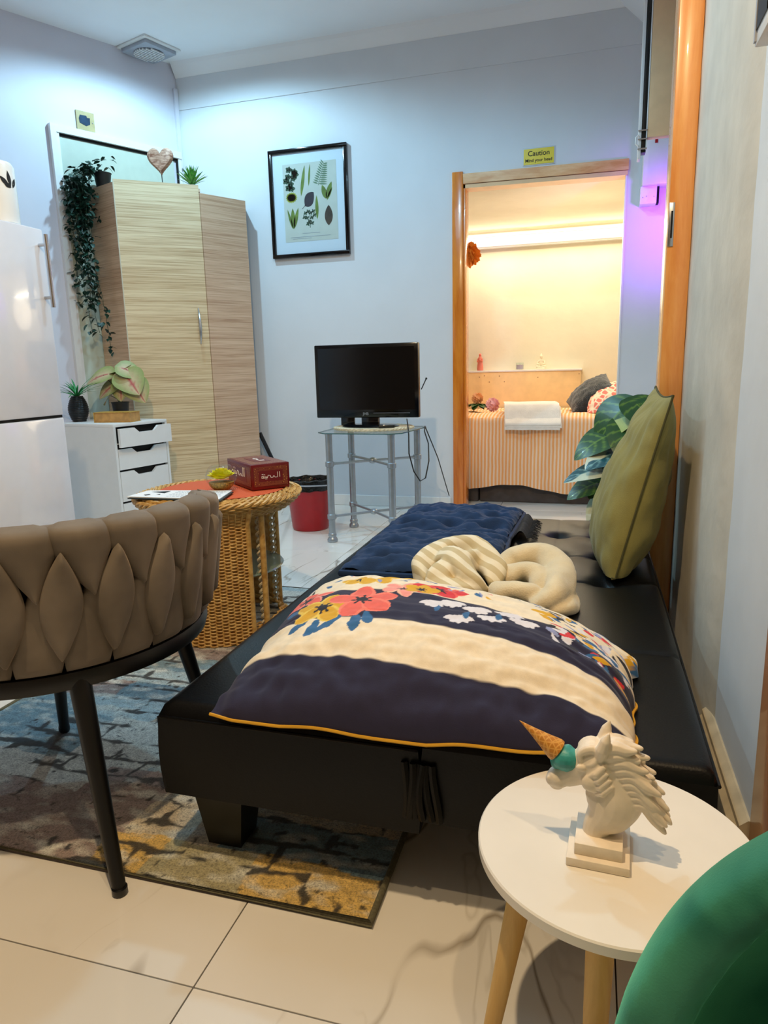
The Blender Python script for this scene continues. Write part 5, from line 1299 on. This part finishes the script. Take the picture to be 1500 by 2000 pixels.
# body in the x-z plane, facing -x
mb = MB()
def blob(path, n=18):
    P = [(Q(x, y, z), r, f) for x, y, z, r, f in path]
    b = len(mb.v); mb.tube([p for p, _, _ in P], [r for _, r, _ in P], n)
    for i, (p, r, f) in enumerate(P):
        for j in range(n):
            v = mb.v[b+i*n+j]; ly = (v-p).dot(RZ.to_3x3() @ Vector((0, 1, 0))); mb.v[b+i*n+j] = v-(RZ.to_3x3() @ Vector((0, 1, 0)))*ly*(1-f)
def sm(path, k=6):
    P = path; out = []
    for i in range(len(P)-1):
        p0, p1, p2, p3 = P[max(i-1, 0)], P[i], P[i+1], P[min(i+2, len(P)-1)]
        for s in range(k):
            t_ = s/k; out.append(tuple(.5*((2*b)+(c_-a)*t_+(2*a-5*b+4*c_-d)*t_**2+(3*b-3*c_+d-a)*t_**3) for a, b, c_, d in zip(p0, p1, p2, p3)))
    return out+[P[-1]]
blob(sm([(-.006, 0, .022, .017, .95), (-.002, 0, .040, .019, .9), (.012, 0, .062, .030, .72), (.019, 0, .088, .036, .62), (.014, 0, .114, .032, .58), (.002, 0, .138, .026, .6), (-.008, 0, .152, .020, .7)]))
blob(sm([(.012, 0, .136, .016, .8), (-.004, 0, .140, .028, .68), (-.022, 0, .132, .027, .60), (-.040, 0, .121, .019, .62), (-.055, 0, .112, .0145, .75), (-.067, 0, .106, .0145, .85), (-.076, 0, .101, .009, .85)]))
mb.ball(Q(-.070, 0, .103), (.011, .010, .010)); 
for s in (-1, 1):
    mb.ball(Q(-.067, s*.006, .111), (.0035, .0025, .003)); mb.ball(Q(-.022, s*.0125, .146), (.006, .004, .004)); mb.ball(Q(-.012, s*.010, .130), (.012, .007, .012))
    mb.tube([Q(-.004, s*.013, .158), Q(.000, s*.017, .174), Q(.004, s*.019, .190), Q(.008, s*.019, .203)], [.0070, .0085, .0065, .0012], 10)
mb.tube([Q(-.060, 0, .099), Q(-.048, 0, .103), Q(-.035, 0, .108)], [.005, .007, .007], 10)
for s in (-1, 1):      # cheek hair, nostrils, lips
    for k in range(4): mb.tube([Q(.004+.004*k, s*.020, .150-.010*k), Q(-.008+.003*k, s*.0225, .136-.010*k), Q(-.020+.004*k, s*.019, .128-.009*k)], [.0035, .0045, .0014], 8)
    mb.ball(Q(-.076, s*.0075, .108), (.0042, .003, .004)); mb.ball(Q(-.030, s*.0175, .140), (.0065, .0035, .0045)); mb.ball(Q(-.014, s*.016, .118), (.013, .008, .013))
mb.ball(Q(-.066, 0, .093), (.009, .007, .005))
# mane locks
rl = random.Random(3)
for k in range(9):
    s = k/8; x0 = .000+.044*s; z0 = .168-.078*s
    for y_ in (-.008, .0, .008):
        L = .036+.018*rl.random(); dz = .012-.046*s
        mb.tube([Q(*p[:3]) for p in sm([(x0, y_, z0, 0), (x0+L*.40, y_*1.3, z0+.007+dz*.15, 0), (x0+L*.8, y_*1.5+.003*rl.uniform(-1, 1), z0+dz*.6, 0), (x0+L*1.2, y_*1.5+.004*rl.uniform(-1, 1), z0+dz*1.1-.004, 0)], 4)], [.0085, .0092, .0096, .0094, .009, .0086, .0082, .0076, .007, .006, .0048, .0036, .0018], 8)
for k in range(7):   # forelock
    y_ = -.012+.004*k; mb.tube([Q(*p[:3]) for p in sm([(-.002, y_*.7, .166, 0), (-.018, y_, .170, 0), (-.032, y_*1.1, .160, 0), (-.030, y_*1.25, .144, 0)], 4)], [.006, .0062, .0064, .0064, .0062, .006, .0056, .005, .0046, .004, .0034, .0026, .0014], 8)
for k in range(4):
    y_ = -.014+.0015*k; mb.tube([Q(*p[:3]) for p in sm([(-.004, y_, .162-.004*k, 0), (-.012, y_-.003, .150-.004*k, 0), (-.026, y_-.001, .142-.006*k, 0)], 4)], [.004, .0042, .0042, .004, .0038, .0034, .003, .0024, .0014], 8)
ub = mb.build('horse_head', M['plaster'], t, mods=(('REMESH', dict(mode='VOXEL', voxel_size=.0011)), ('SMOOTH', dict(iterations=3, factor=.5)))); bake(ub)
mb = MB()
hb = Vector((-.047, 0, .143)); rs2 = random.Random(2)
mb.ball(Q(-.054, -.001, .142), (.0185, .017, .0165))
for k in range(14):
    a = k*2.4; mb.ball(Q(-.055+.014*math.cos(a), .014*math.sin(a*1.3), .140+.014*math.sin(a)), .0075, 10, 8)
sc = mb.build('ice_cream_scoop', M['teal_ice'], t, mods=(('REMESH', dict(mode='VOXEL', voxel_size=.0011)), ('SMOOTH', dict(iterations=2)))); bake(sc)
hv = Vector((-.047, 0, .033)).normalized(); MB().tube([Q(-.066, 0, .152)+(RZ.to_3x3() @ hv)*d for d in (0, .004, .02, .04, .056, .060)], [.0145, .0147, .0100, .0048, .0012, .0002], 24).build('cone_horn', M['cone'], t)

# ---------------------------------------------------------------- green velvet chair
GC = Vector((.256, .50, 0)); t = thing('green_chair', GC, 'green velvet tub chair back at the bottom right corner', 'chair')
def gr(sgn):
    def f(u, v):
        a = PI*(1.0*u); k = v                      # u round the back (left to right), v bottom to top
        hx = .235; z = .26+.430*v
        # outline narrows towards the crown
        wdt = hx*(1-max(0, (v-.15)/.85)**2.9)**.5 if v < 1 else 0
        x = -math.cos(a)*wdt; dep = .13*math.sin(a)**.9*(.35+.65*wdt/hx) if 0 < u < 1 else 0
        pf = .016*nz(x*9, z*9, 0)*.3
        p = Vector((x, dep-.06, z)); c0 = Vector((0, -.12, z)); 
        d = (p-c0); d.z = 0
        if d.length > 1e-5: d.normalize()
        crease = -.010*math.exp(-((z-.415-.10*(x+.1)*0-.012*math.sin(x*9))/.010)**2) if sgn > 0 else 0
        return GC+Vector((0, -.01, 0))+p+d*((.0 if sgn > 0 else -.045*(1-max(0, (v-.8)/.2)**2)**.5)+crease+pf)
    return f
mb = MB().grid(60, 60, gr(1)).grid(60, 60, gr(-1), flip=True)
mb.grid(60, 4, lambda u, v: gr(1)(u, 0).lerp(gr(-1)(u, 0), v)); mb.grid(60, 4, lambda u, v: gr(1)(0, u).lerp(gr(-1)(0, u), v)); mb.grid(60, 4, lambda u, v: gr(1)(1, u).lerp(gr(-1)(1, u), v))
mb.build('backrest', M['green_velvet'], t, merge=True, mods=(('REMESH', dict(mode='VOXEL', voxel_size=.007)), ('SMOOTH', dict(iterations=14, factor=.6))))
bake(bpy.data.objects['backrest'])
MB().lathe([(0, .27), (.17, .27), (.20, .29), (.205, .34), (.19, .37), (0, .38)], GC+Vector((0, -.15, 0)), 40).build('seat', M['green_velvet'], t)
for dx, dy in ((-.13, .02), (.13, .02), (-.13, -.27), (.13, -.27)):
    MB().tube([GC+Vector((dx*1.25, dy+(.03 if dy > 0 else -.03), 0)), GC+Vector((dx, dy, .275))], [.010, .016], 12).build('leg', M['yellow_wood'], t)
